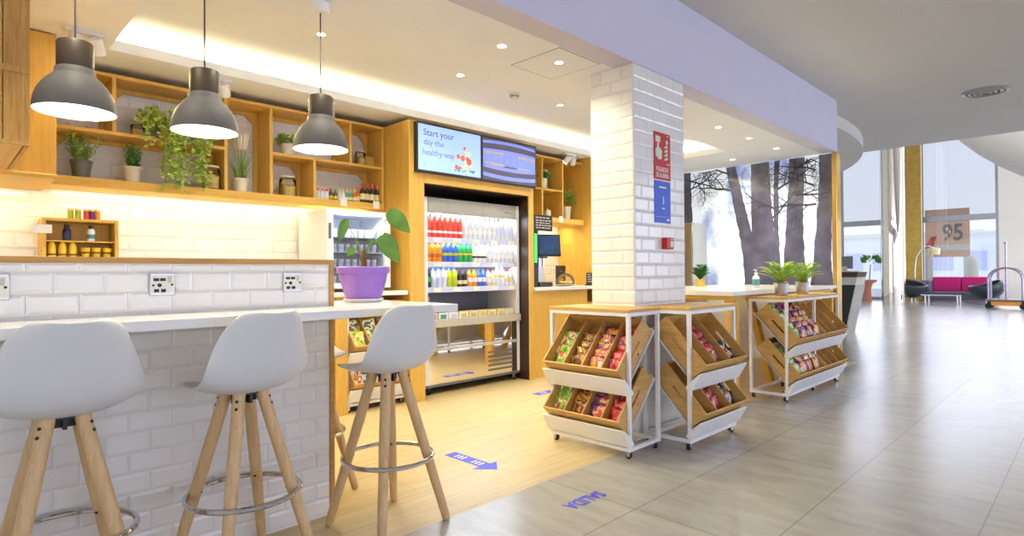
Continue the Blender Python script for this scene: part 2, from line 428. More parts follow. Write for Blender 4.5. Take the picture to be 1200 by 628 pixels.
# large bowl shaped ceiling body in the hall
pr_ = [(0, 2.95)] + [(5.2*math.sin(a*PI/2/14), 2.95 + 5.0*(1-math.cos(a*PI/2/14))) for a in range(1, 15)]
struct(MB().lathe(pr_, 64, loc=(1.3, 20.5, 0)).build('ceiling_bowl', 'lobby_ceil'))
# mural end wall
struct(MB().box(-5.65, -2.51, 8.475, 8.6, 0, 2.81).build('wall_end', 'paint', smooth=0))
struct(MB().box(-2.50, -2.445, 8.42, 8.6, 0, 2.81).build('trim_1', 'brass', smooth=0, bevel=.004))
# far glass facade
WY = 29.0
def window(n, x0, x1, zt=8.0):
    w = bpy.data.objects.new('window_%d' % n, None); C.objects.link(w); w.location = (x0, WY, 0); struct(w)
    f = MB(); W = x1-x0
    f.box(0, .09, -.08, .08, 0, zt).box(W-.09, W, -.08, .08, 0, zt).box(.09, W-.09, -.08, .08, 0, .12).box(.09, W-.09, -.1, .1, 3.20, 3.42)
    f.build('window_frame', 'alu', w, smooth=0)
    MB().box(.09, W-.09, -.01, .01, .12, 3.20).build('window_pane', 'window_glass', w, smooth=0)
    MB().box(.09, W-.09, -.01, .01, 3.42, zt).build('window_pane', 'frosted', w, smooth=0)
window(1, -8.25, -6.6); window(2, -5.27, -2.78); window(3, -13.9, -8.3)
struct(MB().box(-6.6, -5.27, WY-.1, WY+.1, 0, 8.0).build('wall_pier', 'white_stone', smooth=0))
struct(MB().box(-5.95, -5.13, WY-.6, WY-.5, 0, 8.0).build('wall_brass', 'brass_panel', smooth=0))
struct(MB().box(-2.78, 12, WY-.1, WY+.1, 0, 8.0).build('wall_far', 'white_stone', smooth=0))
struct(MB().box(-14.1, -14, 8.6, 29, 0, 8.0).build('wall_side', 'white_stone', smooth=0))
col_ = struct(MB().lathe([(.36, 0), (.36, 8.0)], 40, loc=(-5.30, 24.6, 0)).build('pillar_chrome', 'mirror'))
# ------------------------------------------------------------------ mural print
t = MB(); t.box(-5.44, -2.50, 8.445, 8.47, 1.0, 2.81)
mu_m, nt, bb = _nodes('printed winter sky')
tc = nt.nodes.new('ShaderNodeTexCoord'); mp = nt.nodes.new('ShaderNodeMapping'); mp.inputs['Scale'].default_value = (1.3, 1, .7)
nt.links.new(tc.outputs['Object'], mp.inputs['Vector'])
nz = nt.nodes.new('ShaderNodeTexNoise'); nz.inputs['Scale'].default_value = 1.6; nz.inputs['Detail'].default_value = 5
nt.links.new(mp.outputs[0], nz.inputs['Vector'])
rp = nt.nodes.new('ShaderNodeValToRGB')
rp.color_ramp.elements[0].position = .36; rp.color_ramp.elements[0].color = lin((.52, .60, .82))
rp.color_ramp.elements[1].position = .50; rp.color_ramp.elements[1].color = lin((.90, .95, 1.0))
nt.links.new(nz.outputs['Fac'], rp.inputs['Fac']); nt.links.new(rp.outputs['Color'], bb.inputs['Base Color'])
bb.inputs['Emission Strength'].default_value = .48; nt.links.new(rp.outputs['Color'], bb.inputs['Emission Color'])  # emission added to the print so the mural reads brighter
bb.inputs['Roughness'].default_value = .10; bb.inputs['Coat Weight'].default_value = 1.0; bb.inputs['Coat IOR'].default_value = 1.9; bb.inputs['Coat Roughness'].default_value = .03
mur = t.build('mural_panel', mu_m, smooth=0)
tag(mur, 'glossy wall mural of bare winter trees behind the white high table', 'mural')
def mur_band(cx, w0, w1, wob=.03, y=8.4435, seedv=0, lean=0.0, top=2.80, bot=1.05):
    rnd = random.Random(seedv); L, R = [], []
    for i in range(25):
        tt = i/24; z = bot + (top-bot)*tt; w = w0 + (w1-w0)*tt; c = cx + lean*tt + .03*math.sin(3*tt+seedv)
        w *= 1 + (.5*(1-tt)**4)
        L.append((c-w/2+rnd.uniform(-wob, wob)*.5, z)); R.append((c+w/2+rnd.uniform(-wob, wob)*.5, z))
    return L, R
rnd = random.Random(3)
TR = [(-4.62, .16, .17, 0), (-3.56, .20, .15, -.30), (-3.40, .34, .26, -.02), (-3.20, .06, .07, .0), (-2.96, .24, .20, .0), (-2.62, .19, .17, .02), (-4.95, .2, .15, .1), (-5.25, .3, .2, .05)]
for i, (cx, w0, w1, ln) in enumerate(TR):
    t = MB(); L, R = mur_band(cx, w0, w1, .016, seedv=i, lean=ln)
    for k in range(24):
        yy = 8.4440 - i*.0004; t.poly([(L[k][0], yy, L[k][1]), (R[k][0], yy, R[k][1]), (R[k+1][0], yy, R[k+1][1]), (L[k+1][0], yy, L[k+1][1])])
    t.build('printed_trunk', 'bark_print', mur, smooth=0, recalc=False)
t = MB()
def twig(x, z, a, ln, w, d):
    n = 5; px, pz = x, z
    for i in range(n):
        a2 = a + rnd.uniform(-.25, .25); qx = px + math.cos(a2)*ln/n; qz = pz + math.sin(a2)*ln/n
        ww = w*(1-i/n*.6)
        if qz > 2.79 or qx > -2.52 or qx < -5.4: return
        nx, nz_ = -math.sin(a2)*ww/2, math.cos(a2)*ww/2
        t.poly([(px-nx, 8.4400, pz-nz_), (px+nx, 8.4400, pz+nz_), (qx+nx*.8, 8.4400, qz+nz_*.8), (qx-nx*.8, 8.4400, qz-nz_*.8)])
        if d and rnd.random() < .85: twig(qx, qz, a2 + rnd.choice((-1, 1))*rnd.uniform(.4, 1.0), ln*.6, ww*.6, d-1)
        px, pz, a = qx, qz, a2
for cx, z, a in ((-3.90, 2.7, 2.9), (-3.88, 2.45, 3.0), (-4.6, 2.5, .3), (-4.62, 2.7, -.2), (-2.7, 2.6, 2.8), (-2.72, 2.4, 2.6), (-2.7, 2.15, 3.0), (-2.95, 2.65, .4), (-3.20, 2.4, .5), (-3.20, 2.1, 2.6), (-2.98, 2.3, -.3), (-2.66, 2.75, 2.4), (-3.28, 2.0, .8)):
    twig(cx, z, a, .55, .03, 3)
t.build('printed_twigs', 'twig_print', mur, smooth=0, recalc=False)

# ------------------------------------------------------------------ pendants
def pendant():
    root = thing('pendant_lamp', '', 'lamp', (-3.16, .45, 1.967), group='pendant lamps over the bar')
    sh = [(.152, 0), (.1515, .025), (.146, .055), (.136, .085), (.121, .112), (.102, .137), (.084, .154), (.076, .165), (.074, .185), (.068, .19)]
    MB().lathe(sh, 48).build('shade', 'grey_shade', root, smooth=60)
    MB().lathe([(.1505, .0005), (.149, .025), (.143, .055), (.132, .085), (.117, .111), (.098, .135), (.07, .155), (0, .16)], 48).build('shade_inside', 'lamp_white', root, smooth=60)
    MB().lathe([(.066, .18), (.068, .186), (.068, .300), (.064, .306), (0, .306)], 36).build('cap', 'brown_cap', root, smooth=50)
    MB().cyl((0, 0, .306), (0, 0, .80), .004, seg=8).build('cord', 'cord', root)
    MB().lathe([(0, .79), (.045, .79), (.052, .80), (.052, .843), (0, .843)], 28).build('canopy', 'white_metal', root)
    MB().lathe([(.0, .04), (.03, .05), (.042, .08), (.03, .115), (.02, .155)], 20).build('bulb', 'glow', root, smooth=60)
    return root
p0 = pendant(); p0['label'] = 'grey dome pendant lamp nearest the wooden crates'
p1 = dup(p0, (-3.16, .976, 1.967), label='grey dome pendant lamp between the other two, in front of the trailing ivy')
p2 = dup(p0, (-3.16, 1.595, 1.967), label='grey dome pendant lamp nearest the screens, over the bottle shelf')

# ------------------------------------------------------------------ bar counter and its sockets
b = MB()
b.prism([(-2.475, -2.0), (-2.475, 2.04), (-3.36, 2.04), (-3.36, -2.0), (-3.035, -2.0), (-3.035, 1.51), (-2.835, 1.51), (-2.835, -2.0)], 'z', 1.045, 1.085)
ct = thing('bar_counter', 'long white breakfast bar counter wrapping the end of the tiled partition', 'counter', (0, 0, 0))
b.build('worktop', 'white_top', ct, bevel=.003)
MB().box(-2.87, -2.60, -.2, -.16, .99, 1.045).box(-2.835, -2.62, 1.2, 1.23, .99, 1.045).build('bracket', 'white_metal', ct)
def socket(y, label):
    r = thing('power_socket', label, 'socket', (-2.842, y, 1.213), group='chrome power sockets above the counter')
    MB().box(0, .008, -.048, .048, -.049, .049).build('face_plate', 'steel', r, bevel=.003)
    MB().box(.008, .0095, -.042, .042, -.036, .036).build('insert', 'sign_white', r)
    f = MB()
    f.box(.0095, .011, -.035, -.014, .014, .026).box(.0095, .011, -.010, .011, .014, .026)
    f.box(.0095, .011, -.032, -.014, -.034, -.02).box(.0095, .011, -.006, .012, -.034, -.02)
    f.cyl((.0095, -.012, -.004), (.0115, -.012, -.004), .008).cyl((.0095, -.036, -.004), (.0115, -.036, -.004), .005).cyl((.0095, .036, -.002), (.0115, .036, -.002), .005)
    f.build('socket_holes', 'black', r)
    MB().box(.0095, .013, .02, .034, .006, .034).build('rocker_switch', 'beige_metal', r)
    return r
s0 = socket(.706, 'chrome double power socket behind the middle bar stool')
dup(s0, (-2.842, 1.278, 1.213), label='chrome power socket nearest the purple plant pot')
dup(s0, (-2.842, .160, 1.213), label='chrome power socket behind the stool nearest the frame edge, cut off at its side')

# ------------------------------------------------------------------ bar stools  (local: faces +x)
def stool():
    r = thing('bar_stool', '', 'stool', (0, 0, 0), group='white shell bar stools')
    prof = [(.232, .775, .10), (.222, .789, .150), (.15, .783, .182), (.07, .771, .200), (-.02, .767, .213), (-.10, .775, .222), (-.16, .804, .227), (-.197, .857, .221), (-.216, .920, .206), (-.230, .985, .186), (-.244, 1.050, .160), (-.252, 1.086, .134), (-.256, 1.101, .09)]
    n = len(prof); nv = 15; b = MB(); g = []
    for i, (x, z, hw) in enumerate(prof):
        tt = i/(n-1); row = []
        for j in range(nv):
            v = -1 + 2*j/(nv-1)
            e = abs(v)**2.6
            seat = max(0, 1-tt*1.75); back = min(1, max(0, (tt-.30)*2.2))*(1 - .55*max(0, (tt-.6)/.4))
            px = x + back*.125*e; pz = z + (seat*.012 + .052*math.exp(-((tt-.45)/.22)**2))*e
            row.append(b.bm.verts.new((px, v*hw, pz)))
        g.append(row)
    for i in range(n-1):
        for j in range(nv-1): b._f([g[i][j], g[i][j+1], g[i+1][j+1], g[i+1][j]])
    o = b.build('seat_shell', 'shell', r, smooth=80)
    md = o.modifiers.new('thickness', 'SOLIDIFY'); md.thickness = .012; md.offset = -1
    md = o.modifiers.new('smooth', 'SUBSURF'); md.levels = 1; md.render_levels = 2
    MB().box(-.06, .06, -.06, .06, .752, .764).box(-.055, .055, -.006, .006, .715, .755).box(-.006, .006, -.055, .055, .715, .755).build('hub', 'black', r)
    for sx in (-1, 1):
        for sy in (-1, 1):
            top = Vector((sx*.048, sy*.048, .768)); bot = Vector((sx*.205, sy*.205, 0.012))
            pts = [top.lerp(bot, k/6) for k in range(7)] + [bot + (bot-top).normalized()*.01]
            rs = [.025, .0255, .0255, .025, .0235, .022, .0205, .016]
            leg = MB().tube(pts, rs, 14).build('leg', 'ash_z', r)
            d = (bot-top).normalized(); out = Vector((sx, sy, 0)).normalized()
            for q in (.035, .065):
                c0 = top + d*q; MB().cyl(c0 + out*.02, c0 + out*.0285, .007, .006, 10).build('bolt', 'black', leg)
            c0 = top.lerp(bot, .56); MB().cyl(c0 - out*.026, c0 - out*.016, .006, .006, 10).build('bolt', 'black', leg)
    MB().tube([(.222*math.cos(2*PI*k/40), .222*math.sin(2*PI*k/40), .335) for k in range(40)], .0115, 10, closed=True).build('foot_ring', 'chrome', r)
    return r
st = stool(); st.location = (-2.55, 1.64, 0); st.rotation_euler = (0, 0, PI+.11); st['label'] = 'white shell bar stool at the counter end under the purple pot'
dup(st, (-2.57, .945, 0), PI+.17, 'white shell bar stool between the other two in front of the tiled partition')
dup(st, (-2.61, .335, 0), PI+.0, 'white shell bar stool cut by the picture edge, leftmost of the row')
dup(st, (-3.28, 1.545, 0), .05, 'white bar stool on the shop side, mostly hidden behind the tiled partition')

# ------------------------------------------------------------------ plants
def rnddir(rnd, up=.3):
    a = rnd.uniform(0, 2*PI); z = rnd.uniform(-.2, 1)*1.0 + up
    return Vector((math.cos(a), math.sin(a), z)).normalized()
def big_plant():
    r = thing('potted_plant', 'large leafed plant in a purple pot on the white counter', 'plant', (-3.10, 1.83, 1.085))
    MB().lathe([(0, .0), (.10, .0), (.115, .012), (.117, .022), (.105, .018), (0, .016)], 36).build('saucer', 'saucer', r)
    MB().lathe([(0, .017), (.098, .017), (.112, .05), (.132, .12), (.141, .168), (.15, .17), (.154, .178), (.154, .205), (.148, .21), (.138, .205), (.132, .17), (.05, .165)], 48).build('pot', 'purple_pot', r, smooth=50)
    MB().lathe([(0, .19), (.137, .188)], 28).build('soil', 'soil', r)
    # view frame: screen right on the picture is about (.70,.71)
    R = Vector((.70, .71, 0)); T = Vector((-.71, .70, 0)); Z = Vector((0, 0, 1))
    b = MB(); base = Vector((0, 0, .19))
    b.tube([base, base+R*.005+Z*.04, base-R*.003+Z*.075, base+R*.0+Z*.11], [.021, .019, .018, .012], 10)
    for k in range(7):
        a = k*.9; q = base + Z*(.04+.01*k); b.tube([q, q+Vector((math.cos(a)*.03, math.sin(a)*.03, .03))], [.006, .001], 5)
    b.build('stem', 'bark', r)
    top = base + Z*.085
    L = [  # stalk end (right, toward, up), leaf direction, length, width
        ((-.105, .0, .205), (-.035, 0, -.10), .125, .052, R*.35-T),
        ((.165, .0, .25), (.13, 0, -.11), .165, .095, -T+Z*.25),
        ((.125, -.02, .105), (.10, 0, -.145), .175, .10, -T+R*.1),
        ((-.055, -.01, .04), (-.05, 0, -.035), .06, .045, -T),
        ((.05, -.02, .075), (.02, 0, .03), .045, .026, -T)]
    fo = MB(); sm = MB()
    for e, d, ln, w, nn in L:
        E = top + R*e[0] + T*e[1] + Z*(e[2]); D = (R*d[0]+T*d[1]+Z*d[2]).normalized()
        sm.tube([top, top.lerp(E, .5)+Z*.012, E], [.0035, .003, .0025], 6)
        n = Vector(nn); sd = D.cross(n).normalized(); n = sd.cross(D)
        K = 12; rows = []
        for i in range(K+1):
            tq = i/K; wd = w*math.sin(PI*min(1, tq*.93+.07))**.75*(1.15-.55*tq)
            c = E - D*ln*.12 + D*ln*tq*1.05 - Z*.12*ln*tq*tq
            rows.append([fo.bm.verts.new(c + sd*wd*s_ + n*(.06*w*abs(s_)*2)) for s_ in (-.6, -.3, 0, .3, .6)])
        for i in range(K):
            for j in range(4): fo._f([rows[i][j], rows[i][j+1], rows[i+1][j+1], rows[i+1][j]])
    sm.build('stalk', 'stem', r); fo.build('foliage', 'leaf', r, smooth=80, recalc=False)
big_plant()

def pot_plant(name, label, loc, pot_prof, pot_mat, style, h, spread, leafm, seed, group=None, extra=None):
    rnd = random.Random(seed); r = thing(name, label, 'plant', loc, group=group)
    MB().lathe(pot_prof, 28).build('pot', pot_mat, r, smooth=45)
    pz = max(z for _, z in pot_prof); pr2 = max(q for q, z in pot_prof if z > pz*.8)
    MB().lathe([(0, pz*.9), (pr2*.92, pz*.88)], 20).build('soil', 'soil', r)
    f = MB(); base = Vector((0, 0, pz*.88))
    if style == 'herb':
        for k in range(34):
            a = rnd.uniform(0, 2*PI); q = rnd.uniform(.0, 1)
            e = base + Vector((math.cos(a)*spread*q, math.sin(a)*spread*q, h*rnd.uniform(.45, 1)*(1-.3*q*q)))
            st_ = base + Vector((math.cos(a)*pr2*.4, math.sin(a)*pr2*.4, 0))
            f.tube([st_, st_.lerp(e, .5)+Vector((0, 0, .01)), e], [.0018, .0015, .0008], 4)
            for j in range(9):
                p = st_.lerp(e, .25+.75*j/8); f.leaf(p, rnddir(rnd), rnddir(rnd), .026, .012)
    elif style == 'dome':
        for k in range(260):
            d = rnddir(rnd, .35); rr = rnd.uniform(.55, 1)
            p = base + Vector((d.x*spread*rr, d.y*spread*rr, max(0, d.z)*h*rr + .01))
            f.leaf(p, (d + rnddir(rnd)*.5), rnddir(rnd), .036, .021)
        f.tube([base, base+Vector((0, 0, h*.5))], .006, 6)
    elif style == 'grass':
        for k in range(90):
            a = rnd.uniform(0, 2*PI); q = rnd.uniform(0, 1); hh = h*rnd.uniform(.55, 1)
            st_ = base + Vector((math.cos(a)*pr2*.6*q, math.sin(a)*pr2*.6*q, 0)); o = Vector((math.cos(a), math.sin(a), 0))*spread*q
            P = [st_ + o*(tt**2) + Vector((0, 0, hh*(tt - .25*q*tt*tt))) for tt in (0, .35, .7, 1)]
            sd = Vector((-math.sin(a+1), math.cos(a+1), 0))*.003
            for i in range(3):
                w0 = 1-i*.3; w1 = 1-(i+1)*.3
                f.poly([P[i]-sd*w0, P[i]+sd*w0, P[i+1]+sd*w1, P[i+1]-sd*w1])
    elif style == 'fern':
        for k in range(40):
            a = k*2.4 + rnd.uniform(-.2, .2); el = rnd.uniform(.45, 1.35); ln = spread*rnd.uniform(.75, 1.1)
            o = Vector((math.cos(a), math.sin(a), 0)); P = []
            for i in range(13):
                tt = i/12; P.append(base + o*(ln*math.cos(el*.7)*tt) + Vector((0, 0, h*1.25*math.sin(el)*(tt - .55*tt*tt))))
            f.tube(P, [.002]*12+[.0006], 4)
            for i in range(1, 13):
                d = (P[i]-P[i-1]).normalized(); sd = d.cross(Vector((0, 0, 1))).normalized(); tt = i/12
                L_ = .066*math.sin(PI*min(.97, tt*.85+.12))
                for s_ in (-1, 1):
                    f.leaf(P[i], sd*s_*.9+d*.55, Vector((0, 0, 1)), L_, L_*.34, droop=.15)
    f.build('foliage', leafm, r, smooth=0, recalc=False)
    if extra == 'flowers':
        g = MB()
        for k in range(9):
            a = rnd.uniform(0, 2*PI); p = base + Vector((math.cos(a)*spread*.7*rnd.random(), math.sin(a)*spread*.7, h*rnd.uniform(.7, 1.05)))
            for j in range(5): g.leaf(p, rnddir(rnd, .5), rnddir(rnd), .042, .014)
        g.build('flowers', 'flower', r, smooth=0, recalc=False)
    if extra == 'plumes':
        g = MB()
        for k in range(18):
            a = rnd.uniform(0, 2*PI); q = rnd.uniform(.1, .7); p = base + Vector((math.cos(a)*spread*.5*q, math.sin(a)*spread*.5*q, h*.74)); o = Vector((math.cos(a)*.35*q, math.sin(a)*.35*q, 1))
            g.tube([p, p+o*.04, p+o*.11, p+o*.15], [.002, .009, .008, .001], 6)
        g.build('plumes', 'plume', r)
    return r
TAPER = lambda rb, rt, h: [(0, 0), (rb, 0), (rt, h*.86), (rt*1.06, h*.87), (rt*1.06, h), (rt*.93, h), (rt*.9, h*.8), (0, h*.8)]
SX = -5.30
pot_plant('potted_herb', 'yellow flowering herb in a grey pot on the long shelf', (SX, .79, 1.966), TAPER(.05, .066, .135), 'pot_grey', 'herb', .25, .14, 'leaf_light', 1, extra='flowers')
pot_plant('potted_herb', 'small green herb in a cream pot left of the trailing ivy', (SX, 1.115, 1.966), TAPER(.05, .068, .125), 'pot_cream', 'herb', .22, .09, 'leaf_mid', 2)
pot_plant('ornamental_grass', 'tall feathery grass with cream plumes in a white pot', (SX, 1.925, 1.966), TAPER(.05, .064, .125), 'pot_cream', 'grass', .36, .15, 'leaf_light', 3, extra='plumes')
pot_plant('potted_plant', 'bushy green plant in a white pot on the upper shelf behind the third lamp', (SX, 2.345, 2.337), TAPER(.048, .062, .115), 'pot_cream', 'dome', .09, .10, 'leaf_light', 4)
pot_plant('potted_plant', 'small leafy green plant in a white pot beside the second screen', (SX+.20, 5.62, 2.338), TAPER(.045, .06, .13), 'pot_cream', 'dome', .10, .11, 'leaf_mid', 5)
pot_plant('potted_tree', 'round leafy green plant in a tall white pot on the far shelf end', (SX+.10, 6.22, 1.966), TAPER(.052, .066, .19), 'pot_cream', 'dome', .30, .13, 'leaf_light', 6)
BUCK = [(0, 0), (.056, 0), (.072, .128), (.075, .130), (.072, .134), (.067, .128), (0, .11)]
pot_plant('potted_fern', 'bright green fern in a steel bucket nearest the corner of the double rack top', (-2.30, 6.13, 1.0), BUCK, 'steel', 'fern', .42, .27, 'leaf_fern', 7, 'ferns in steel buckets')
pot_plant('potted_fern', 'bright green fern in a steel bucket behind the other fern', (-2.30, 6.72, 1.0), BUCK, 'steel', 'fern', .40, .26, 'leaf_fern', 8, 'ferns in steel buckets')
pot_plant('potted_plant', 'feathery green plant in a small straw pot before the steel cabinet', (-3.62, 6.98, 1.062), TAPER(.055, .066, .09), 'pot_gold', 'fern', .36, .15, 'leaf_mid', 9)
# trailing ivy on the middle board
def ivy():
    rnd = random.Random(12); r = thing('trailing_ivy', 'trailing ivy spilling over the shelf in a straw coloured pot', 'plant', (-5.27, 1.36, 2.322))
    MB().lathe(TAPER(.055, .07, .12), 24).build('pot', 'pot_gold', r)
    f = MB()
    for k in range(330):
        d = rnddir(rnd, .1); p = Vector((d.x*.17+.05, d.y*.22, .10+max(-.35, d.z)*.16))*rnd.uniform(.6, 1.1)
        f.leaf(p, rnddir(rnd), rnddir(rnd), .056, .036)
    for k in range(30):
        x0 = rnd.uniform(.13, .20)
        y0, ln = ((rnd.gauss(-.02, .035), rnd.uniform(.28, .50)) if k % 5 < 2 else (rnd.gauss(.17, .03), rnd.uniform(.25, .46)) if k % 5 < 4 else (rnd.uniform(-.2, .28), rnd.uniform(.08, .2)))
        p = Vector((x0, y0, .06)); pts = [Vector((.0, y0*.4, .10)), Vector((x0*.6, y0*.8, .13)), p]
        q = p.copy()
        while p.z - q.z < ln:
            q = q + Vector((rnd.uniform(-.008, .010), rnd.uniform(-.016, .016), -.03)); pts.append(q.copy())
        f.tube(pts, .0016, 4)
        for i in range(1, len(pts)):
            for j in range(2):
                f.leaf(pts[i] + Vector((rnd.uniform(-.015, .015), rnd.uniform(-.02, .02), rnd.uniform(-.01, .01))), rnddir(rnd, -.3), Vector((1, rnd.uniform(-.6, .6), .4)), rnd.uniform(.03, .046), .026)
    f.build('foliage', 'leaf_ivy', r, smooth=0, recalc=False)
ivy()

# ------------------------------------------------------------------ wall shelves
def ring(b, y0, y1, z0, z1, w=.05, x0=-5.445, x1=-5.43):
    """flat back frame with chamfered inner corners"""
    c = .07
    b.box(x0, x1, y0, y0+w, z0, z1).box(x0, x1, y1-w, y1, z0, z1).box(x0, x1, y0+w, y1-w, z1-w, z1)
    for ya, sg in ((y0+w, 1), (y1-w, -1)):
        b.prism([(ya, z1-w), (ya+sg*c, z1-w), (ya, z1-w-c)], 'x', x0, x1)
BACK = -5.445; FR = -5.15
sh = thing('box_shelf', 'wide oak box shelf with plants and jars along the tiled back wall', 'shelf', (0, 0, 0))
MB().box(BACK, FR, .58, 3.285, 1.895, 1.963).build('bottom_board', 'oak_y', sh, bevel=.003)
MB().box(BACK, FR, .58, 3.285, 2.722, 2.748).build('top_board', 'oak_y', sh, bevel=.003)
for y, z0, z1 in ((.592, 1.963, 2.722), (.968, 2.322, 2.722), (1.755, 1.963, 2.722), (2.134, 1.963, 2.722), (2.538, 1.963, 2.312), (2.909, 2.337, 2.722), (3.27, 1.963, 2.722)):
    MB().box(BACK, FR-.001, y-.013, y+.013, z0, z1).build('upright', 'oak_z', sh, bevel=.002)
MB().box(BACK, FR-.002, .605, 1.742, 2.296, 2.322).build('middle_board', 'oak_y', sh, bevel=.002)
MB().box(BACK, FR-.002, 2.147, 3.257, 2.312, 2.337).build('middle_board', 'oak_y', sh, bevel=.002)
b = MB()
for y0, y1, z0, z1 in ((.605, .955, 2.322, 2.722), (.981, 1.742, 2.322, 2.722), (.605, 1.742, 1.963, 2.296), (1.768, 2.121, 1.963, 2.722), (2.147, 2.896, 2.337, 2.722), (2.922, 3.257, 2.337, 2.722), (2.147, 2.525, 1.963, 2.312), (2.551, 3.257, 1.963, 2.312)):
    ring(b, y0, y1, z0, z1, .035)
b.build('back_frame', 'oak_z', sh, smooth=0)
# second shelf right of the fridge cabinet, with its end panel
s2 = thing('box_shelf', 'short oak box shelf above the coffee counter beside the screens', 'shelf', (0, 0, 0))
MB().box(BACK, -4.98, 5.06, 6.33, 1.895, 1.963).build('bottom_board', 'oak_y', s2, bevel=.003)
MB().box(BACK, -5.0, 5.06, 6.33, 2.722, 2.748).build('top_board', 'oak_y', s2, bevel=.003)
for y, z0, z1 in ((5.54, 1.963, 2.722), (5.94, 1.963, 2.722)):
    MB().box(BACK, -5.02, y-.013, y+.013, z0, z1).build('upright', 'oak_z', s2, bevel=.002)
MB().box(BACK, -5.02, 5.06, 5.927, 2.312, 2.337).build('middle_board', 'oak_y', s2, bevel=.002)
MB().box(BACK, -4.86, 6.335, 6.37, 1.077, 2.805).build('end_panel', 'oak_z', s2, bevel=.002)
MB().box(BACK, BACK+.01, 5.06, 6.33, 1.963, 2.722).build('back_panel', 'oak_z', s2)
# deeper oak cupboard and hanging crates at the picture edge
cb = thing('tall_cupboard', 'tall oak wall cupboard behind the hanging crate at the end of the shelf', 'cupboard', (0, 0, 0))
MB().box(-5.445, -4.72, -.9, .575, 1.90, 2.80).build('carcass', 'oak_z', cb, bevel=.003)
MB().box(-5.445, -4.70, -.9, .578, 1.875, 1.90).build('bottom_board', 'oak_y', cb, bevel=.003)
cr = thing('hanging_crate', 'dark slatted wooden crate hanging from the ceiling over the bar end', 'crate', (0, 0, 0))
for k in range(8):
    y1 = .354 - k*.105
    for z0, z1 in ((1.905, 2.275), (2.285, 2.64), (2.65, 2.81)):
        pass
    MB().box(-3.80, -3.782, y1-.101, y1, 1.905, 2.81).build('plank', 'old_z', cr, bevel=.002)
MB().box(-4.70, -3.80, .335, .354, 1.905, 2.81).build('side_panel', 'old_z', cr, bevel=.002)
MB().box(-3.782, -3.775, -.48, .354, 2.262, 2.295).box(-3.782, -3.775, -.48, .354, 1.905, 1.925).box(-3.782, -3.775, -.48, .354, 2.63, 2.66).build('batten', 'old_z', cr, bevel=.001)
b = MB()
for k in range(5): b.box(-4.70, -3.80, -.48+k*.163, -.48+k*.163+.158, 1.905, 1.925)
b.build('base_slats', 'crate_x', cr, bevel=.002)

# ------------------------------------------------------------------ jars and shelf things
def jar(label, loc, r_, h, fill, name='storage_jar'):
    q = thing(name, label, 'jar', loc)
    MB().lathe([(0, .0), (r_*.95, .0), (r_, .01), (r_, h*.78), (r_*.8, h*.86), (r_*.8, h*.9)], 24).build('glass_body', 'clear', q, smooth=50)
    rnd = random.Random(int(h*1000)); b = MB()
    b.lathe([(0, .006), (r_*.9, .006), (r_*.92, h*.5), (r_*.5, h*.6), (0, h*.62)], 16)
    for k in range(26):
        a = rnd.uniform(0, 6.28); b.ball((math.cos(a)*r_*.72, math.sin(a)*r_*.72, rnd.uniform(.08, .58)*h), r_*.2, 6)
    b.build('contents', fill, q)
    MB().lathe([(0, h*.89), (r_*.88, h*.89), (r_*.9, h*.96), (r_*.3, h), (0, h)], 24).build('lid', 'lid_cream', q)
    return q
jar('glass jar of golden biscuits half hidden by the ivy', (-5.21, 1.655, 1.964), .068, .20, 'cookie')
jar('glass cookie jar with biscuits on the shelf under the bushy plant', (SX, 2.345, 1.964), .075, .20, 'cookie')
jar('small glass jar of pale dry food high beside the oak cabinet', (SX, 3.10, 2.338), .055, .165, 'pasta')
jar('glass jar with pale lid standing on the upper shelf beside the ivy', (SX, 1.15, 2.323), .05, .12, 'pasta')
o = MB().box(-.012, .012, -.06, .06, 0, .12).build('wood_block', 'oak_y', loc=(-5.30, 3.20, 2.338), bevel=.003); tag(o, 'small wooden block leaning beside the pale food jar', 'block')

def bottle(prof, mats, bands, name, label, cat, loc, group=None, scale=1):
    """prof (r,z); parts by band name -> (z0,z1,mat): body, cap, label"""
    q = thing(name, label, cat, loc, group=group)
    MB().lathe(prof, 14).build('body', mats[0], q, smooth=50)
    if len(mats) > 1: 
        zt = prof[-1][1]; rt = bands['cap_r']; MB().lathe([(rt, zt-bands['cap_h']), (rt, zt+.003), (0, zt+.004)], 12).build('cap', mats[1], q)
    if len(mats) > 2:
        rb = max(p[0] for p in prof)+.0006; MB().lathe([(rb, bands['l0']), (rb, bands['l1'])], 14).build('label', mats[2], q, smooth=50)
    return q
for n_, c_ in dict(b_red=(.90, .33, .27), b_orange=(.96, .62, .12), b_blue=(.25, .42, .85), b_green=(.20, .68, .35), b_lime=(.72, .78, .12), b_dark=(.13, .12, .16), b_white=(.93, .93, .96), b_yellow=(.95, .80, .20), b_navy=(.16, .18, .45), b_amber=(.80, .45, .12), b_olive=(.22, .28, .10), b_purple=(.48, .18, .50), b_pink=(.90, .35, .50), b_brown=(.40, .22, .12), b_teal=(.30, .60, .55), b_cream=(.92, .86, .66), b_black=(.10, .09, .10), b_mauve=(.66, .42, .62), b_wine=(.55, .10, .16)).items():
    M[n_] = pm('print '+n_[2:], c_, .35, var=.05)
M['water'] = pm('clear water bottle', (.88, .91, .96), .08, var=.03, spec=.8)
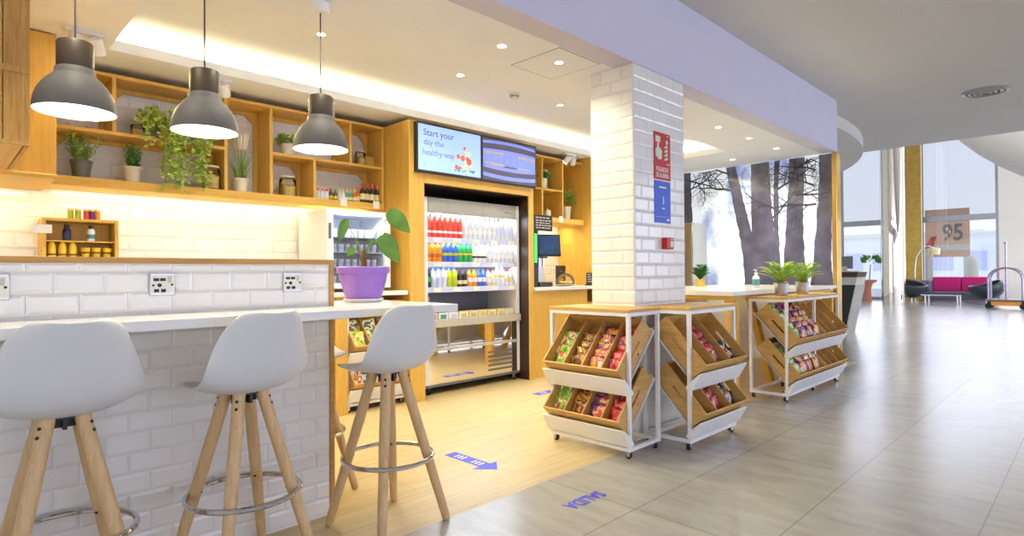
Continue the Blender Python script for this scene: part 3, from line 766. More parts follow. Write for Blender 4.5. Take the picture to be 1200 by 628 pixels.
# little bottles on the long shelf
MINI = [(0, 0), (.019, 0), (.02, .06), (.018, .075), (.008, .095), (.008, .12)]
WINE = [(0, 0), (.026, 0), (.027, .012), (.027, .105), (.022, .128), (.010, .148), (.010, .19)]
GS = 'small bottles on the long shelf'
m1 = None
kinds = [('red capped white bottle', 2.595, .8, ('b_white', 'b_red')), ('red capped white bottle', 2.638, .8, ('b_white', 'b_red')), ('red capped white bottle', 2.682, .8, ('b_white', 'b_red')),
         ('yellow labelled green bottle', 2.725, .9, ('b_olive', 'b_red', 'b_yellow')), ('yellow labelled green bottle', 2.77, .9, ('b_olive', 'b_green', 'b_yellow')),
         ('white bottle', 2.815, .85, ('b_white', 'b_cream')), ('white bottle', 2.855, .85, ('b_white', 'b_cream')), ('pale green bottle', 2.895, .9, ('b_teal', 'b_cream', 'b_cream')), ('pale green bottle', 2.935, .9, ('b_teal', 'b_cream', 'b_cream')),
         ('amber bottle', 2.975, 1.0, ('b_amber', 'b_yellow', 'b_cream')), ('amber bottle', 3.012, 1.25, ('b_amber', 'b_red', 'b_cream'))]
cnt = {}
for nm, y, s_, ms in kinds:
    i = cnt.get(nm, 0); cnt[nm] = i+1
    q = bottle([(a*1.0, b_*s_) for a, b_ in MINI], ms, dict(cap_r=.011, cap_h=.02*s_, l0=.012, l1=.045*s_), 'small_bottle', f'{ORD[i]} {nm} from the left among the shelf miniatures', 'bottle', (-5.20, y, 1.9635), GS)
wine0 = None
for i, y in enumerate((3.062, 3.118, 3.172, 3.226)):
    lb = f'{ORD[i]} red capped dark wine bottle from the left above the white fridge'
    if i == 0: wine0 = bottle(WINE, ('b_black', 'b_red', 'b_cream'), dict(cap_r=.0115, cap_h=.04, l0=.03, l1=.09), 'wine_bottle', lb, 'bottle', (-5.20, y, 1.9635), 'dark wine bottles')
    else: dup(wine0, (-5.20, y, 1.9635), label=lb)
def shelf_tag(y, lb, z=1.955, x=-5.1499):
    o = MB().box(0, .002, -.035, .035, -.045, .03).build('price_tag', 'tag', loc=(x, y, z)); tag(o, lb, 'price tag', 'paper price tags'); return o
shelf_tag(2.83, 'paper price tag under the pale miniature bottles'); shelf_tag(3.19, 'paper price tag under the dark wine bottles')
# small wall box with sun lotions etc.
bx = thing('small_box_shelf', 'small oak box shelf with bottles on the tiled wall over the partition', 'shelf', (0, 0, 0))
MB().box(-5.45, -5.22, .555, .578, 1.325, 1.665).box(-5.45, -5.22, .985, 1.008, 1.325, 1.665).box(-5.45, -5.22, .578, .985, 1.645, 1.665).box(-5.45, -5.22, .578, .985, 1.345, 1.372).build('carcass', 'oak_y', bx, bevel=.002)
MB().box(-5.45, -5.23, .578, .985, 1.497, 1.507).build('shelf_board', 'oak_y', bx)
MB().box(-5.45, -5.44, .578, .985, 1.345, 1.645).build('back_panel', 'oak_z', bx)
LOT = [(0, 0), (.024, 0), (.025, .07), (.022, .10), (.012, .122), (0, .124)]
l0 = None
for i, y in enumerate((.615, .675, .735)):
    lb = f'{ORD[i]} yellow lotion bottle from the left in the small wall box'
    if l0 is None:
        l0 = thing('lotion_bottle', lb, 'bottle', (-5.27, y, 1.3725), group='yellow lotion bottles'); MB().lathe(LOT, 16).build('body', 'b_yellow', l0, smooth=50); MB().lathe([(.0255, .03), (.0255, .04)], 16).build('label', 'b_brown', l0)
    else: dup(l0, (-5.27, y, 1.3725), label=lb)
l0 = None
for i, y in enumerate((.812, .878, .943)):
    lb = f'{ORD[i]} yellow tub with brown lettering from the left in the small wall box'
    if l0 is None:
        l0 = thing('cream_tub', lb, 'tub', (-5.27, y, 1.3725), group='yellow tubs'); MB().lathe([(0, 0), (.021, 0), (.029, .078), (.031, .086), (0, .087)], 18).build('body', 'b_yellow', l0, smooth=50); MB().lathe([(.0268, .044), (.0284, .056)], 18).build('label', 'b_brown', l0)
    else: dup(l0, (-5.27, y, 1.3725), label=lb)
bottle([(0, 0), (.024, 0), (.025, .075), (.012, .095), (.012, .115)], ('b_black', 'b_black', 'b_navy'), dict(cap_r=.015, cap_h=.025, l0=.02, l1=.06), 'black_bottle', 'black bottle with a blue label in the small wall box', 'bottle', (-5.27, .70, 1.5075))
bottle([(0, 0), (.024, 0), (.025, .075), (.012, .095), (.012, .115)], ('b_white', 'b_black', 'b_teal'), dict(cap_r=.015, cap_h=.025, l0=.02, l1=.05), 'white_bottle', 'white bottle with a black cap in the small wall box', 'bottle', (-5.27, .845, 1.5075))
for i, (y, c_, lb) in enumerate(((.722, 'b_lime', 'lime green jar on the box top nearest the picture edge'), (.765, 'b_lime', 'lime green jar on the box top next to the red jar'), (.815, 'b_red', 'red jar standing on the small wall box'), (.848, 'b_purple', 'purple jar standing on the small wall box'), (.882, 'b_orange', 'orange jar standing on the small wall box'))):
    q = thing('candy_jar', lb, 'jar', (-5.26, y, 1.6655), group='coloured candy jars'); MB().lathe([(0, 0), (.018, 0), (.019, .06), (.017, .066), (0, .067)], 14).build('body', c_, q); MB().lathe([(.0185, .06), (.0185, .076), (0, .077)], 14).build('lid', 'b_cream', q)
o = MB().box(0, .002, -.055, .055, -.03, .03).build('price_tag', 'tag', loc=(-5.215, .555, 1.585)); tag(o, 'blank white card clipped to the side of the small wall box', 'price tag', 'paper price tags')

# ------------------------------------------------------------------ back counter, small fridge, oak tower
o = thing('back_counter', 'white topped oak back counter under the small white fridge', 'counter', (0, 0, 0))
MB().box(-5.45, -4.72, -1.6, 3.27, 1.05, 1.09).build('worktop', 'white_top', o, bevel=.003)
MB().box(-4.85, -4.75, 2.525, 2.645, 0, 1.05).build('post', 'oak_z', o, bevel=.003)
MB().box(-5.45, -4.80, -1.6, 2.525, 0, 1.05).build('cabinet_front', 'oak_z', o)
MB().box(-5.45, -5.42, 2.645, 3.27, 0, 1.05).build('back_board', 'oak_z', o)
# countertop display fridge
fz = thing('countertop_fridge', 'small white glass door fridge on the back counter', 'fridge', (-4.85, 2.83, 1.09))
MB().box(-.56, -.03, -.33, -.30, .03, .75).box(-.56, -.03, .30, .33, .03, .75).box(-.56, -.03, -.30, .30, .71, .75).box(-.56, -.03, -.30, .30, .03, .07).box(-.56, -.53, -.30, .30, .07, .71).build('cabinet', 'white_metal', fz, bevel=.004)
dr = MB().box(-.03, 0, -.33, -.265, .03, .75).box(-.03, 0, .265, .33, .03, .75).box(-.03, 0, -.265, .265, .70, .75).box(-.03, 0, -.265, .265, .03, .08).build('door', 'white_metal', fz, bevel=.004)
MB().box(-.018, -.012, -.265, .265, .08, .70).build('glass', 'glass', dr)
MB().box(0, .02, -.315, -.295, .48, .62).build('handle', 'grey_metal', dr, bevel=.004)
MB().box(-.53, -.525, -.30, .30, .07, .71).build('back_liner', 'fridge_in', fz)
for k, z in enumerate((.22, .36, .50)): MB().box(-.52, -.08, -.30, .30, z, z+.008).build('shelf', 'fridge_in', fz)
for sx in (-.5, -.08):
    for sy in (-.28, .28): MB().cyl((sx, sy, 0), (sx, sy, .03), .015).build('foot', 'black', fz)
c0 = None; names = ['lowest', 'second', 'third', 'top']
for k, z in enumerate((.0705, .2285, .3685, .5085)):
    for i in range(8):
        lb = f'white dessert cup, {ORD[i]} from the hinge side on the {names[k]} level of the small fridge'
        p = (-4.85-.16, 2.83-.25+i*.07, 1.09+z)
        if c0 is None:
            c0 = thing('dessert_cup', lb, 'cup', p, group='cups in the small fridge'); MB().lathe([(0, 0), (.022, 0), (.029, .07), (.03, .074), (0, .075)], 12).build('cup', 'b_white', c0); MB().lathe([(.0245, .02), (.028, .05)], 12).build('label', 'rail', c0)
        else: dup(c0, p, label=lb)
# oak tower housing the open fridge
tw = thing('fridge_cabinet', 'tall oak surround framing the open drinks fridge below the screens', 'cabinet', (0, 0, 0))
MB().box(-5.45, -4.72, 3.29, 3.47, 0, 2.75).build('side_panel', 'oak_z', tw, bevel=.003)
MB().box(-5.45, -4.72, 4.97, 5.05, 0, 2.75).build('side_panel', 'oak_z', tw, bevel=.003)
MB().box(-5.45, -4.72, 3.47, 4.97, 2.15, 2.75).build('header_panel', 'oak_y', tw, bevel=.003)
MB().box(-5.45, -5.44, 3.47, 4.97, 0, 2.15).build('back_board', 'dark_print', tw)

MB().box(-5.43, -4.735, 3.47, 3.476, 0, 2.15).box(-5.43, -4.735, 4.964, 4.97, 0, 2.15).box(-5.43, -4.735, 3.476, 4.964, 2.143, 2.15).build('niche_lining', 'dark_print', tw)
def tv(y0, y1, label, draw):
    r = thing('mounted_screen', label, 'screen', (-4.70, (y0+y1)/2, 2.49), group='screens over the fridge'); w = (y1-y0)/2
    MB().box(-.018, .03, -w, w, -.245, .245).build('bezel', 'screen_black', r, bevel=.003)
    draw(r, w); return r
def disc(b, cx, cy, rx, ry, X, mi=0, n=12, rot=0):
    b.poly([(X, cx + rx*math.cos(2*PI*k/n+rot), cy + ry*math.sin(2*PI*k/n+rot)) for k in range(n)], mi)
def ad1(r, w):
    MB().box(.030, .0310, -w+.018, w-.012, -.222, .228).build('display', 'screen_blue', r)
    b = MB()
    b.add_mesh(text_mesh('Start your', .094), wallmat(.0318, -w+.27, .150)); b.add_mesh(text_mesh('Start your', .094), wallmat(.0317, -w+.2735, .151))
    b.add_mesh(text_mesh('day the', .085), wallmat(.0318, -w+.205, .055)); b.add_mesh(text_mesh('healthy way', .085), wallmat(.0318, -w+.268, -.045))
    b.add_mesh(text_mesh('✻', .03), wallmat(.0318, -w+.09, -.16))
    b.build('lettering', 'screen_text', r, smooth=0, recalc=False)
    rn = random.Random(4); b = MB()
    for cx, cy, s_ in ((.10, -.035, .024), (.185, .06, .018), (.16, -.045, .030), (.245, -.075, .035), (.225, -.045, .022), (.075, -.145, .022), (.12, -.15, .018)): disc(b, cx, cy, s_, s_*1.05, .0316)
    b.build('berries', 'screen_red', r, smooth=0)
    b = MB()
    for k in range(24): disc(b, rn.gauss(.20, .05), rn.uniform(-.17, .02), rn.uniform(.008, .022), rn.uniform(.008, .02), .0314)
    b.build('fruit', 'screen_yellow', r, smooth=0)
    b = MB()
    for k in range(22): disc(b, rn.uniform(.05, .33), rn.uniform(-.185, -.15), rn.uniform(.008, .02), rn.uniform(.005, .010), .0312, rot=rn.random())
    b.build('leaves', 'screen_green', r, smooth=0)
def ad2(r, w):
    MB().box(.030, .0310, -w+.012, w-.016, -.225, .225).build('display', 'screen_dark', r)
    b = MB()
    def band(z0, z1, sag, mi, ya=-1, yb=1, X=.0314):
        n = 14
        for k in range(n):
            t0 = ya+(yb-ya)*k/n; t1 = ya+(yb-ya)*(k+1)/n; W = w-.02
            f = lambda q, z: z + sag*(q*q-.5)
            b.poly([(X, t0*W, f(t0, z0)), (X, t1*W, f(t1, z0)), (X, t1*W, f(t1, z1)), (X, t0*W, f(t0, z1))], mi)
    band(.175, .205, -.02, 0); band(-.06, .115, -.015, 0); band(-.195, -.155, .02, 0); band(-.10, -.06, .02, 0)
    b.build('light_bands', 'screen_band', r, smooth=0)
    b = MB()
    band(.06, .085, -.01, 0, -1, -.25, .0318); band(.055, .08, -.01, 0, .3, 1, .0318)
    band(-.06, -.035, .01, 0, -.95, -.22, .0318); band(-.065, -.05, .01, 0, .28, .8, .0318)
    b.build('bar_pattern', 'screen_tan', r, smooth=0)
    b = MB(); b.box(.0316, .0320, -.10, -.092, -.07, .07).box(.0316, .0320, .092, .10, -.07, .07).box(.0316, .0320, -.004, .004, -.03, .065)
    b.box(.0316, .0320, -.06, -.015, -.055, -.035).box(.0316, .0320, .015, .06, -.055, -.035)
    b.build('figures', 'screen_text', r, smooth=0)
tv(3.345, 4.185, 'lit wall screen with pale blue breakfast advert over the fridge', ad1)
tv(4.19, 5.045, 'lit wall screen showing grey and lilac bands over the fridge', ad2)

# ------------------------------------------------------------------ open drinks fridge
FX = -4.87; Y0, Y1 = 3.575, 4.955
fr = thing('open_fridge', 'tall open drinks fridge full of bottles in the oak surround', 'fridge', (0, 0, 0))
MB().box(-5.42, FX, Y0, Y0+.045, .10, 2.04).build('side_wall', 'white_metal', fr, bevel=.004)
MB().box(-5.42, FX, Y1-.045, Y1, .10, 2.04).build('side_wall', 'white_metal', fr, bevel=.004)
MB().box(-5.42, FX+.002, Y0+.045, Y1-.045, 1.88, 2.04).build('header', 'header_grey', fr, bevel=.006)
b = MB(); b.add_mesh(text_mesh('~', .09), wallmat(FX+.0035, Y1-.20, 1.955)); b.box(FX+.0022, FX+.0035, Y1-.25, Y1-.12, 1.945, 1.950); b.build('emblem', 'grey_metal', fr, recalc=False)
MB().box(-5.42, -5.38, Y0+.045, Y1-.045, .75, 1.88).build('back_liner', 'fridge_in', fr)
g = MB()
for k in range(26): g.box(-5.379, -5.37, Y0+.05, Y1-.05, .80+k*.0095, .80+k*.0095+.006)
g.build('air_grille', 'fridge_dark', fr, smooth=0)
MB().box(-5.42, FX-.01, Y0+.045, Y1-.045, .66, .75).build('well_floor', 'fridge_dark', fr)
LEV = (1.625, 1.37, 1.105)
for z in LEV:
    s_ = MB().box(-5.37, FX-.015, Y0+.046, Y1-.046, z-.018, z).build('shelf', 'fridge_in', fr)
    MB().box(FX-.015, FX-.005, Y0+.046, Y1-.046, z-.052, z+.004).build('price_rail', 'rail', s_)
    for k in range(5):
        y = Y0+.12+k*.27; MB().box(FX-.005, FX-.0035, y, y+.10, z-.046, z-.004).build('price_label', 'tag', s_)
MB().box(FX-.03, FX+.03, Y0+.003, Y1-.003, .69, .775).build('bumper', 'beige_metal', fr, bevel=.008)
MB().box(FX-.04, FX-.004, Y0+.045, Y1-.045, .105, .69).build('mirror_panel', 'mirror', fr)
MB().box(FX-.004, FX+.012, Y0+.045, Y1-.045, .445, .475).build('trim_rail', 'beige_metal', fr, bevel=.003)
g = MB()
for k in range(5): g.box(FX-.003, FX+.001, Y1-.50, Y1-.12, .15+k*.05, .15+k*.05+.022)
g.build('vent_slots', 'grey_metal', fr)
MB().box(-5.40, FX+.004, Y0, Y1, .075, .105).build('base_frame', 'grey_metal', fr, bevel=.004)
def caster(par, x, y, r_, z0=0.0, fork='steel', ang=0.0):
    w = MB(); mt = Matrix.Translation((x, y, 0)) @ Matrix.Rotation(ang, 4, 'Z')
    w.tube([mt @ Vector((0, -.012, r_)), mt @ Vector((0, .012, r_))], r_, 20)
    c = w.build('caster', 'rubber', par, bevel=.003)
    f = MB(); f.box(-.014, .014, -.017, -.013, r_*.7, r_*2.05, mat=mt).box(-.014, .014, .013, .017, r_*.7, r_*2.05, mat=mt).box(-.016, .016, -.017, .017, r_*2.05, z0, mat=mt)
    f.tube([mt @ Vector((0, -.018, r_)), mt @ Vector((0, .018, r_))], r_*.35, 10)
    f.build('fork', fork, c); return c
for x in (-5.3, FX-.03):
    for y in (Y0+.06, Y1-.07): caster(fr, x, y, .032, .076, 'steel', .4)
PET = [(0, 0), (.032, 0), (.0345, .01), (.0345, .14), (.031, .16), (.020, .19), (.014, .20), (.014, .218)]
CAN = [(0, 0), (.031, 0), (.0345, .006), (.0345, .095), (.026, .118), (.016, .126), (.016, .134)]
SLIM = [(0, 0), (.027, 0), (.0295, .01), (.0295, .15), (.021, .17), (.014, .19), (.014, .20)]
def row(level, spec, names, x=-4.925, pitch=.0705):
    z = LEV[level]+.0008; y = Y0+.085
    for (desc, n, prof, mats, sc, cap_h, l0, l1) in spec:
        base = None
        for i in range(n):
            lb = f'{ORD[i]} {desc} from the left on the drinks fridge {names} shelf'
            p = (x, y, z)
            if base is None:
                zt = prof[-1][1]*sc; base = bottle([(a, q*sc) for a, q in prof], mats, dict(cap_r=prof[-1][0]+.003, cap_h=cap_h, l0=l0, l1=l1), 'drink_bottle', lb, 'bottle', p, f'drinks on the {names} shelf')
            else: dup(base, p, label=lb)
            y += pitch
row(0, [('red labelled soda bottle', 7, PET, ('b_red', 'b_white', 'b_white'), 1.13, .035, .05, .075), ('clear white capped water bottle', 7, PET, ('water', 'b_white', 'b_white'), 1.13, .03, .06, .10), ('clear grey labelled water bottle', 4, PET, ('water', 'b_white', 'rail'), 1.13, .03, .06, .13)], 'top')
row(1, [('orange soda bottle', 3, CAN, ('b_orange', 'b_red', 'b_amber'), 1.48, .02, .05, .09), ('blue soda bottle', 3, CAN, ('b_blue', 'b_lime', 'b_lime'), 1.48, .02, .07, .10), ('green soda bottle', 3, CAN, ('b_green', 'b_green', 'b_yellow'), 1.48, .02, .08, .10), ('white dark labelled bottle', 3, CAN, ('b_white', 'b_white', 'b_dark'), 1.48, .02, .05, .07), ('clear water bottle', 6, CAN, ('water', 'water', 'b_white'), 1.48, .02, .05, .09)], 'second')
row(2, [('dark green bottle', 1, SLIM, ('b_dark', 'b_dark', 'b_green'), .95, .02, .06, .11), ('clear blue capped bottle', 3, SLIM, ('water', 'b_blue', 'rail'), 1.0, .055, .03, .10), ('lime blue capped bottle', 2, SLIM, ('b_lime', 'b_blue', 'b_lime'), 1.0, .055, .03, .09), ('dark labelled bottle', 2, SLIM, ('b_dark', 'b_brown', 'b_cream'), .9, .02, .03, .07), ('orange juice bottle', 2, SLIM, ('b_orange', 'b_orange', 'b_white'), .9, .02, .05, .10), ('blue juice bottle', 2, SLIM, ('b_blue', 'b_blue', 'b_white'), .9, .02, .05, .10), ('pale red capped bottle', 2, SLIM, ('b_cream', 'b_red', 'b_white'), .9, .014, .04, .09), ('clear yellow banded bottle', 2, PET, ('water', 'b_white', 'b_yellow'), .98, .02, .10, .12), ('white red capped bottle', 2, SLIM, ('b_white', 'b_red', 'b_cream'), .9, .014, .04, .09)], 'third')
def pack(name, label, cat, loc, sx, sy, sz, m1, m2, group):
    q = thing(name, label, cat, loc, group=group)
    MB().box(-sx/2, sx/2, -sy/2, sy/2, 0, sz).build('tray', m1, q, bevel=.006)
    MB().box(-sx/2+.008, sx/2-.008, -sy/2+.008, sy/2-.008, sz, sz+.004).box(sx/2, sx/2+.001, -sy*.3, sy*.3, sz*.25, sz*.8).build('label', m2, q); return q
p0_ = None
WELL = 'food packs in the fridge well'
cols = [('b_cream', 'b_red'), ('b_white', 'b_teal'), ('b_white', 'rail'), ('pot_cream', 'pasta'), ('pot_cream', 'cookie'), ('b_cream', 'pasta'), ('pot_cream', 'cookie'), ('b_cream', 'pasta'), ('pot_cream', 'b_cream')]
for i, (a, c_) in enumerate(cols):
    pack('food_pack', f'{ORD[i]} boxed food pack from the left in the fridge well', 'food pack', (-4.96, Y0+.13+i*.14, .7505), .11, .125, .085, a, c_, WELL)
for i, (a, c_) in enumerate((('b_red', 'b_yellow'), ('b_cream', 'b_orange'))):
    pack('food_pack', f'{ORD[i]} red and cream carton on the rear ledge of the fridge well', 'food pack', (-5.2, Y0+.11+i*.12, .7505), .10, .10, .25, a, c_, WELL)

# ------------------------------------------------------------------ coffee counter
cc = thing('coffee_counter', 'oak counter with white top holding the coffee machine', 'counter', (0, 0, 0))
MB().box(-5.45, -4.71, 5.055, 6.60, 1.037, 1.077).build('worktop', 'white_top', cc, bevel=.003)
MB().box(-5.45, -4.75, 5.055, 6.10, 0, 1.037).build('front_panel', 'oak_z', cc, bevel=.003)
MB().box(-5.45, -4.78, 6.10, 6.60, 0, .86).box(-5.45, -4.78, 6.56, 6.60, .86, 1.037).build('niche', 'oak_z', cc)
cm = thing('coffee_machine', 'black coffee machine with touch screen beside the oak cabinet', 'coffee machine', (-5.05, 5.36, 1.0775))
MB().box(-.20, .10, -.19, .02, 0, .70).build('body', 'black', cm, bevel=.006)
MB().box(-.20, .02, .02, .28, .36, .66).build('head', 'screen_black', cm, bevel=.006)
MB().box(-.20, -.02, .02, .24, .0, .36).build('brew_panel', 'steel', cm, bevel=.004)
b = MB(); mt = Matrix.Translation((.11, .20, .52)) @ Matrix.Rotation(-.5, 4, 'Z') @ Matrix.Rotation(-.15, 4, 'Y')
b.box(-.02, .012, -.155, .155, -.14, .14, mat=mt); sc_ = b.build('touch_screen', 'black', cm, bevel=.004)
MB().box(.0125, .0135, -.135, .135, -.115, .12, mat=mt).build('display', 'tablet', sc_)
MB().box(.10, .112, -.06, -.02, .30, .66).build('indicator_light', 'led_green', cm)
MB().box(-.02, .12, .02, .26, 0, .055).build('drip_tray', 'black', cm, bevel=.004)
b = MB()
for k in range(2): b.cyl((.04, .09+k*.08, .25), (.04, .09+k*.08, .36), .018, .018, 12)
b.build('spout', 'chrome', cm)
MB().box(-.16, -.02, -.19, -.10, .70, .80).build('bean_hopper', 'jar_glass', cm)
ck = thing('chalkboard_menu', 'small black chalkboard menu hanging above the coffee machine', 'menu board', (-4.90, 5.42, 1.87))
MB().box(-.012, .0, -.17, .17, -.10, .10).build('board', 'chalk', ck, bevel=.003)
b = MB(); rn = random.Random(5)
for k, z in enumerate((.065, .03, .0, -.03, -.06)):
    y = -.14
    while y < .12:
        w = rn.uniform(.02, .06); b.box(.0002, .001, y, min(.14, y+w), z-.006, z+.006); y += w+.015
b.build('chalk_lines', 'chalk_white', ck)
MB().box(-.08, -.012, -.15, -.13, .02, .04).box(-.08, -.012, .13, .15, .02, .04).build('hook', 'black', ck)
po = thing('framed_poster', 'dark framed poster with gold print on the tiled wall by the counter', 'poster', (-5.20, 6.10, 1.0775))
MB().box(-.012, 0, -.10, .10, 0, .27).build('frame', 'dark_print', po, bevel=.003)
b = MB(); 
for k in range(7): disc(b, -.045+k*.015, .085+.012*math.sin(k*2), .012, .010, .0006)
b.box(.0002, .0008, -.06, .06, .055, .062).box(.0002, .0008, -.015, .015, .19, .20); b.build('gold_print', 'gold_print', po)
gd = thing('glass_dome', 'glass cake dome with pastries at the counter end', 'cake dome', (-4.97, 5.92, 1.0775))
MB().lathe([(0, 0), (.07, 0), (.13, .015), (.132, .02), (0, .02)], 32).build('plate', 'saucer', gd)
MB().lathe([(.115, .021), (.116, .07), (.10, .12), (.06, .155), (0, .165)], 32).build('dome', 'clear', gd, smooth=60)
MB().ball((0, 0, .178), .014).build('knob', 'chrome', gd)
b = MB()
for k in range(6): a = k*1.05; b.ball((.06*math.cos(a), .06*math.sin(a), .042), .032, 10, sc=(1, 1, .7))
b.build('pastries', 'cookie', gd)
o = thing('price_board', 'small black price board on the coffee counter next to the pillar', 'sign', (-4.85, 6.28, 1.0775))
MB().box(-.01, 0, -.06, .06, .02, .17).build('board', 'chalk', o); MB().box(-.04, .02, -.05, .05, 0, .02).build('base', 'black', o)
b = MB(); [b.box(.0002, .001, -.045, .045-.01*k, .05+.03*k, .058+.03*k) for k in range(4)]; b.build('chalk_lines', 'chalk_white', o)
# shelf trinkets on the right shelf
jar('clear glass jar on the lower coffee shelf beside the fridge', (-5.15, 5.20, 1.964), .06, .16, 'pasta')
jar('slim tall glass jar on the upper coffee shelf', (-5.2, 5.78, 2.3385), .045, .28, 'pasta')
o = thing('sugar_pot', 'small cream pot on the lower coffee shelf', 'pot', (-5.1, 5.72, 1.964)); MB().lathe([(0, 0), (.04, 0), (.045, .07), (.04, .10), (0, .105)], 20).build('body', 'pot_cream', o); MB().ball((0, 0, .112), .012).build('knob', 'pot_cream', o)
o = MB().lathe([(0, 0), (.05, 0), (.03, .06), (.008, .13), (0, .14)], 16).build('wooden_cone', 'oak_z', loc=(-5.12, 5.40, 1.9635)); tag(o, 'small wooden cone ornament on the coffee shelf', 'ornament')
shelf_tag(5.85, 'paper price tag on the coffee shelf edge', 1.955, -4.9799)

# ------------------------------------------------------------------ ceiling fittings
def downlight(x, y, z, lb):
    r = thing('ceiling_downlight', lb, 'light', (x, y, z), group='recessed downlights')
    MB().lathe([(.030, -.001), (.048, -.004), (.050, .0), (.030, .0)], 28).build('rim', 'white_metal', r); MB().lathe([(0, .0), (.030, -.0012)], 24).build('lamp', 'downlight', r); return r
d0 = None
DL = [(-2.892, 2.787, 2.81, 'round downlight in the ceiling hatch nearest the pillar top'), (-2.823, 3.308, 2.8072, 'round downlight beside the tiled pillar and ceiling hatch'),
      (-3.95, 3.30, 2.989, 'round downlight in the raised tray nearest the smoke detector'), (-3.95, 4.64, 2.989, 'round downlight in the raised tray seen left of the pillar'), (-3.97, 2.01, 2.989, 'round downlight in the raised tray above the third pendant cord'),
      (-2.908, 6.044, 2.81, 'first downlight past the pillar along the bulkhead'), (-2.903, 6.814, 2.81, 'second downlight past the pillar along the bulkhead'), (-2.907, 7.64, 2.81, 'third downlight past the pillar along the bulkhead'), (-3.62, 7.94, 2.81, 'downlight beyond the tray end in front of the mural'), (-4.0, 6.2, 2.989, 'round downlight in the raised tray behind the pillar')]
for x, y, z, lb in DL:
    if d0 is None: d0 = downlight(x, y, z, lb)
    else: dup(d0, (x, y, z), label=lb)
def spot(loc, lb, rz):
    r = thing('ceiling_spotlight', lb, 'spotlight', loc, rz, group='twin spotlights along the soffit')
    MB().box(-.03, .03, -.11, .11, -.025, 0).build('base', 'white_metal', r, bevel=.004)
    for s_ in (-1, 1):
        q = Vector((.02, s_*.06, -.085)); d = Vector((-.45, s_*.25, -.62)).normalized()
        h = MB().cyl(q - d*.05, q + d*.055, .036, .040, 20).build('lamp_head', 'white_metal', r, bevel=.003)
        MB().cyl((0, s_*.05, -.02), q, .008, seg=8).build('arm', 'black', h)
        MB().cyl(q + d*.0555, q + d*.0565, .033, .033, 20).build('lens', 'glow' if s_ < 0 else 'black', h)
    return r
q = spot((-4.92, 5.95, 2.81), 'twin white spotlight head right of the screens under the soffit', 0)
dup(q, (-4.55, .70, 2.81), label='twin white spotlight behind the cap of the first pendant lamp')
dup(q, (-4.92, 1.60, 2.81), label='twin white spotlight behind the cap of the second pendant lamp')
dup(q, (-4.92, 2.50, 2.81), label='twin white spotlight behind the cap of the third pendant lamp')
def smoke(loc, lb):
    r = thing('smoke_detector', lb, 'smoke detector', loc, group='smoke detectors in the tray')
    MB().lathe([(0, 0), (.055, 0), (.055, -.015), (.048, -.02)], 28).build('base', 'white_metal', r); h = MB().lathe([(.042, -.02), (.042, -.04), (.03, -.052), (0, -.054)], 28).build('sensor', 'pot_cream', r)
    b = MB()
    for k in range(10): a = k*.628; b.box(.041, .0428, -.006, .006, -.037, -.026, mat=Matrix.Rotation(a, 4, 'Z'))
    b.build('vent_slots', 'black', h); return r
q = smoke((-4.0, 4.02, 2.99), 'white smoke detector in the raised tray left of the pillar'); dup(q, (-3.80, 1.13, 2.99), label='white smoke detector at the top edge above the second lamp')
ht = thing('ceiling_hatch', 'square access hatch outline in the shop ceiling beside the pillar', 'hatch', (-2.87, 3.32, 2.8095))
MB().box(-.235, .235, -.225, .225, -.002, 0).build('panel', 'ceil', ht); b = MB()
b.box(-.241, -.235, -.231, .231, -.001, 0).box(.235, .241, -.231, .231, -.001, 0).box(-.235, .235, -.231, -.225, -.001, 0).box(-.235, .235, .225, .231, -.001, 0); b.build('gap', 'grey_metal', ht)
vt = thing('ceiling_vent', 'round air vent in the grey lobby ceiling', 'vent', (-1.01, 9.36, 3.48))
for i, r_ in enumerate((.235, .18, .125, .07)):
    MB().lathe([(r_, 0), (r_, -.012-.006*i), (r_-.03, -.024-.006*i), (r_-.035, -.018-.006*i), (r_-.02, -.004)], 36).build('vane', 'steel', vt)
MB().lathe([(0, -.001), (.20, -.001)], 30).build('backing', 'grey_metal', vt)

# ------------------------------------------------------------------ pillar signs
sg = thing('fire_alarm_sign', 'red fire alarm sign with hand and flames on the tiled pillar', 'sign', (-2.4385, 4.095, 2.16))
MB().box(0, .003, -.122, .122, -.185, .185).build('plate', 'sign_red', sg)
b = MB(); X = .0038
b.poly([(X, -.095, -.005), (X, -.05, -.03), (X, -.01, -.02), (X, -.005, .045), (X, -.035, .062), (X, -.05, .07), (X, -.05, .10), (X, -.075, .10), (X, -.078, .065), (X, -.10, .05)])
b.poly([(X, -.10, .105), (X, -.03, .105), (X, -.03, .155), (X, -.10, .155)])
b.build('hand_symbol', 'pale_green', sg, smooth=0)
b = MB()
for k in range(4):
    z = -.03+k*.032; b.poly([(X, .03, z), (X, .085, z+.012), (X, .075, z+.03), (X, .055, z+.04), (X, .062, z+.022), (X, .035, z+.018)])
b.poly([(X, .065, .10), (X, .09, .115), (X, .07, .14), (X, .05, .125)]); b.build('flame_symbol', 'pale_green', sg, smooth=0)
b = MB(); b.add_mesh(text_mesh('PULSADOR', .050, .001), wallmat(.0038, .0, -.105, .72)); b.add_mesh(text_mesh('DE ALARMA', .050, .001), wallmat(.0038, .0, -.152, .70)); b.box(.003, .0038, .07, .105, .165, .170).box(.003, .0038, .06, .11, -.06, -.054)
b.build('lettering', 'sign_white', sg, smooth=0, recalc=False)
sg = thing('blue_notice', 'blue notice with a white number one below the red sign', 'sign', (-2.4385, 4.095, 1.80))
MB().box(0, .003, -.118, .118, -.165, .165).build('plate', 'sign_blue', sg)
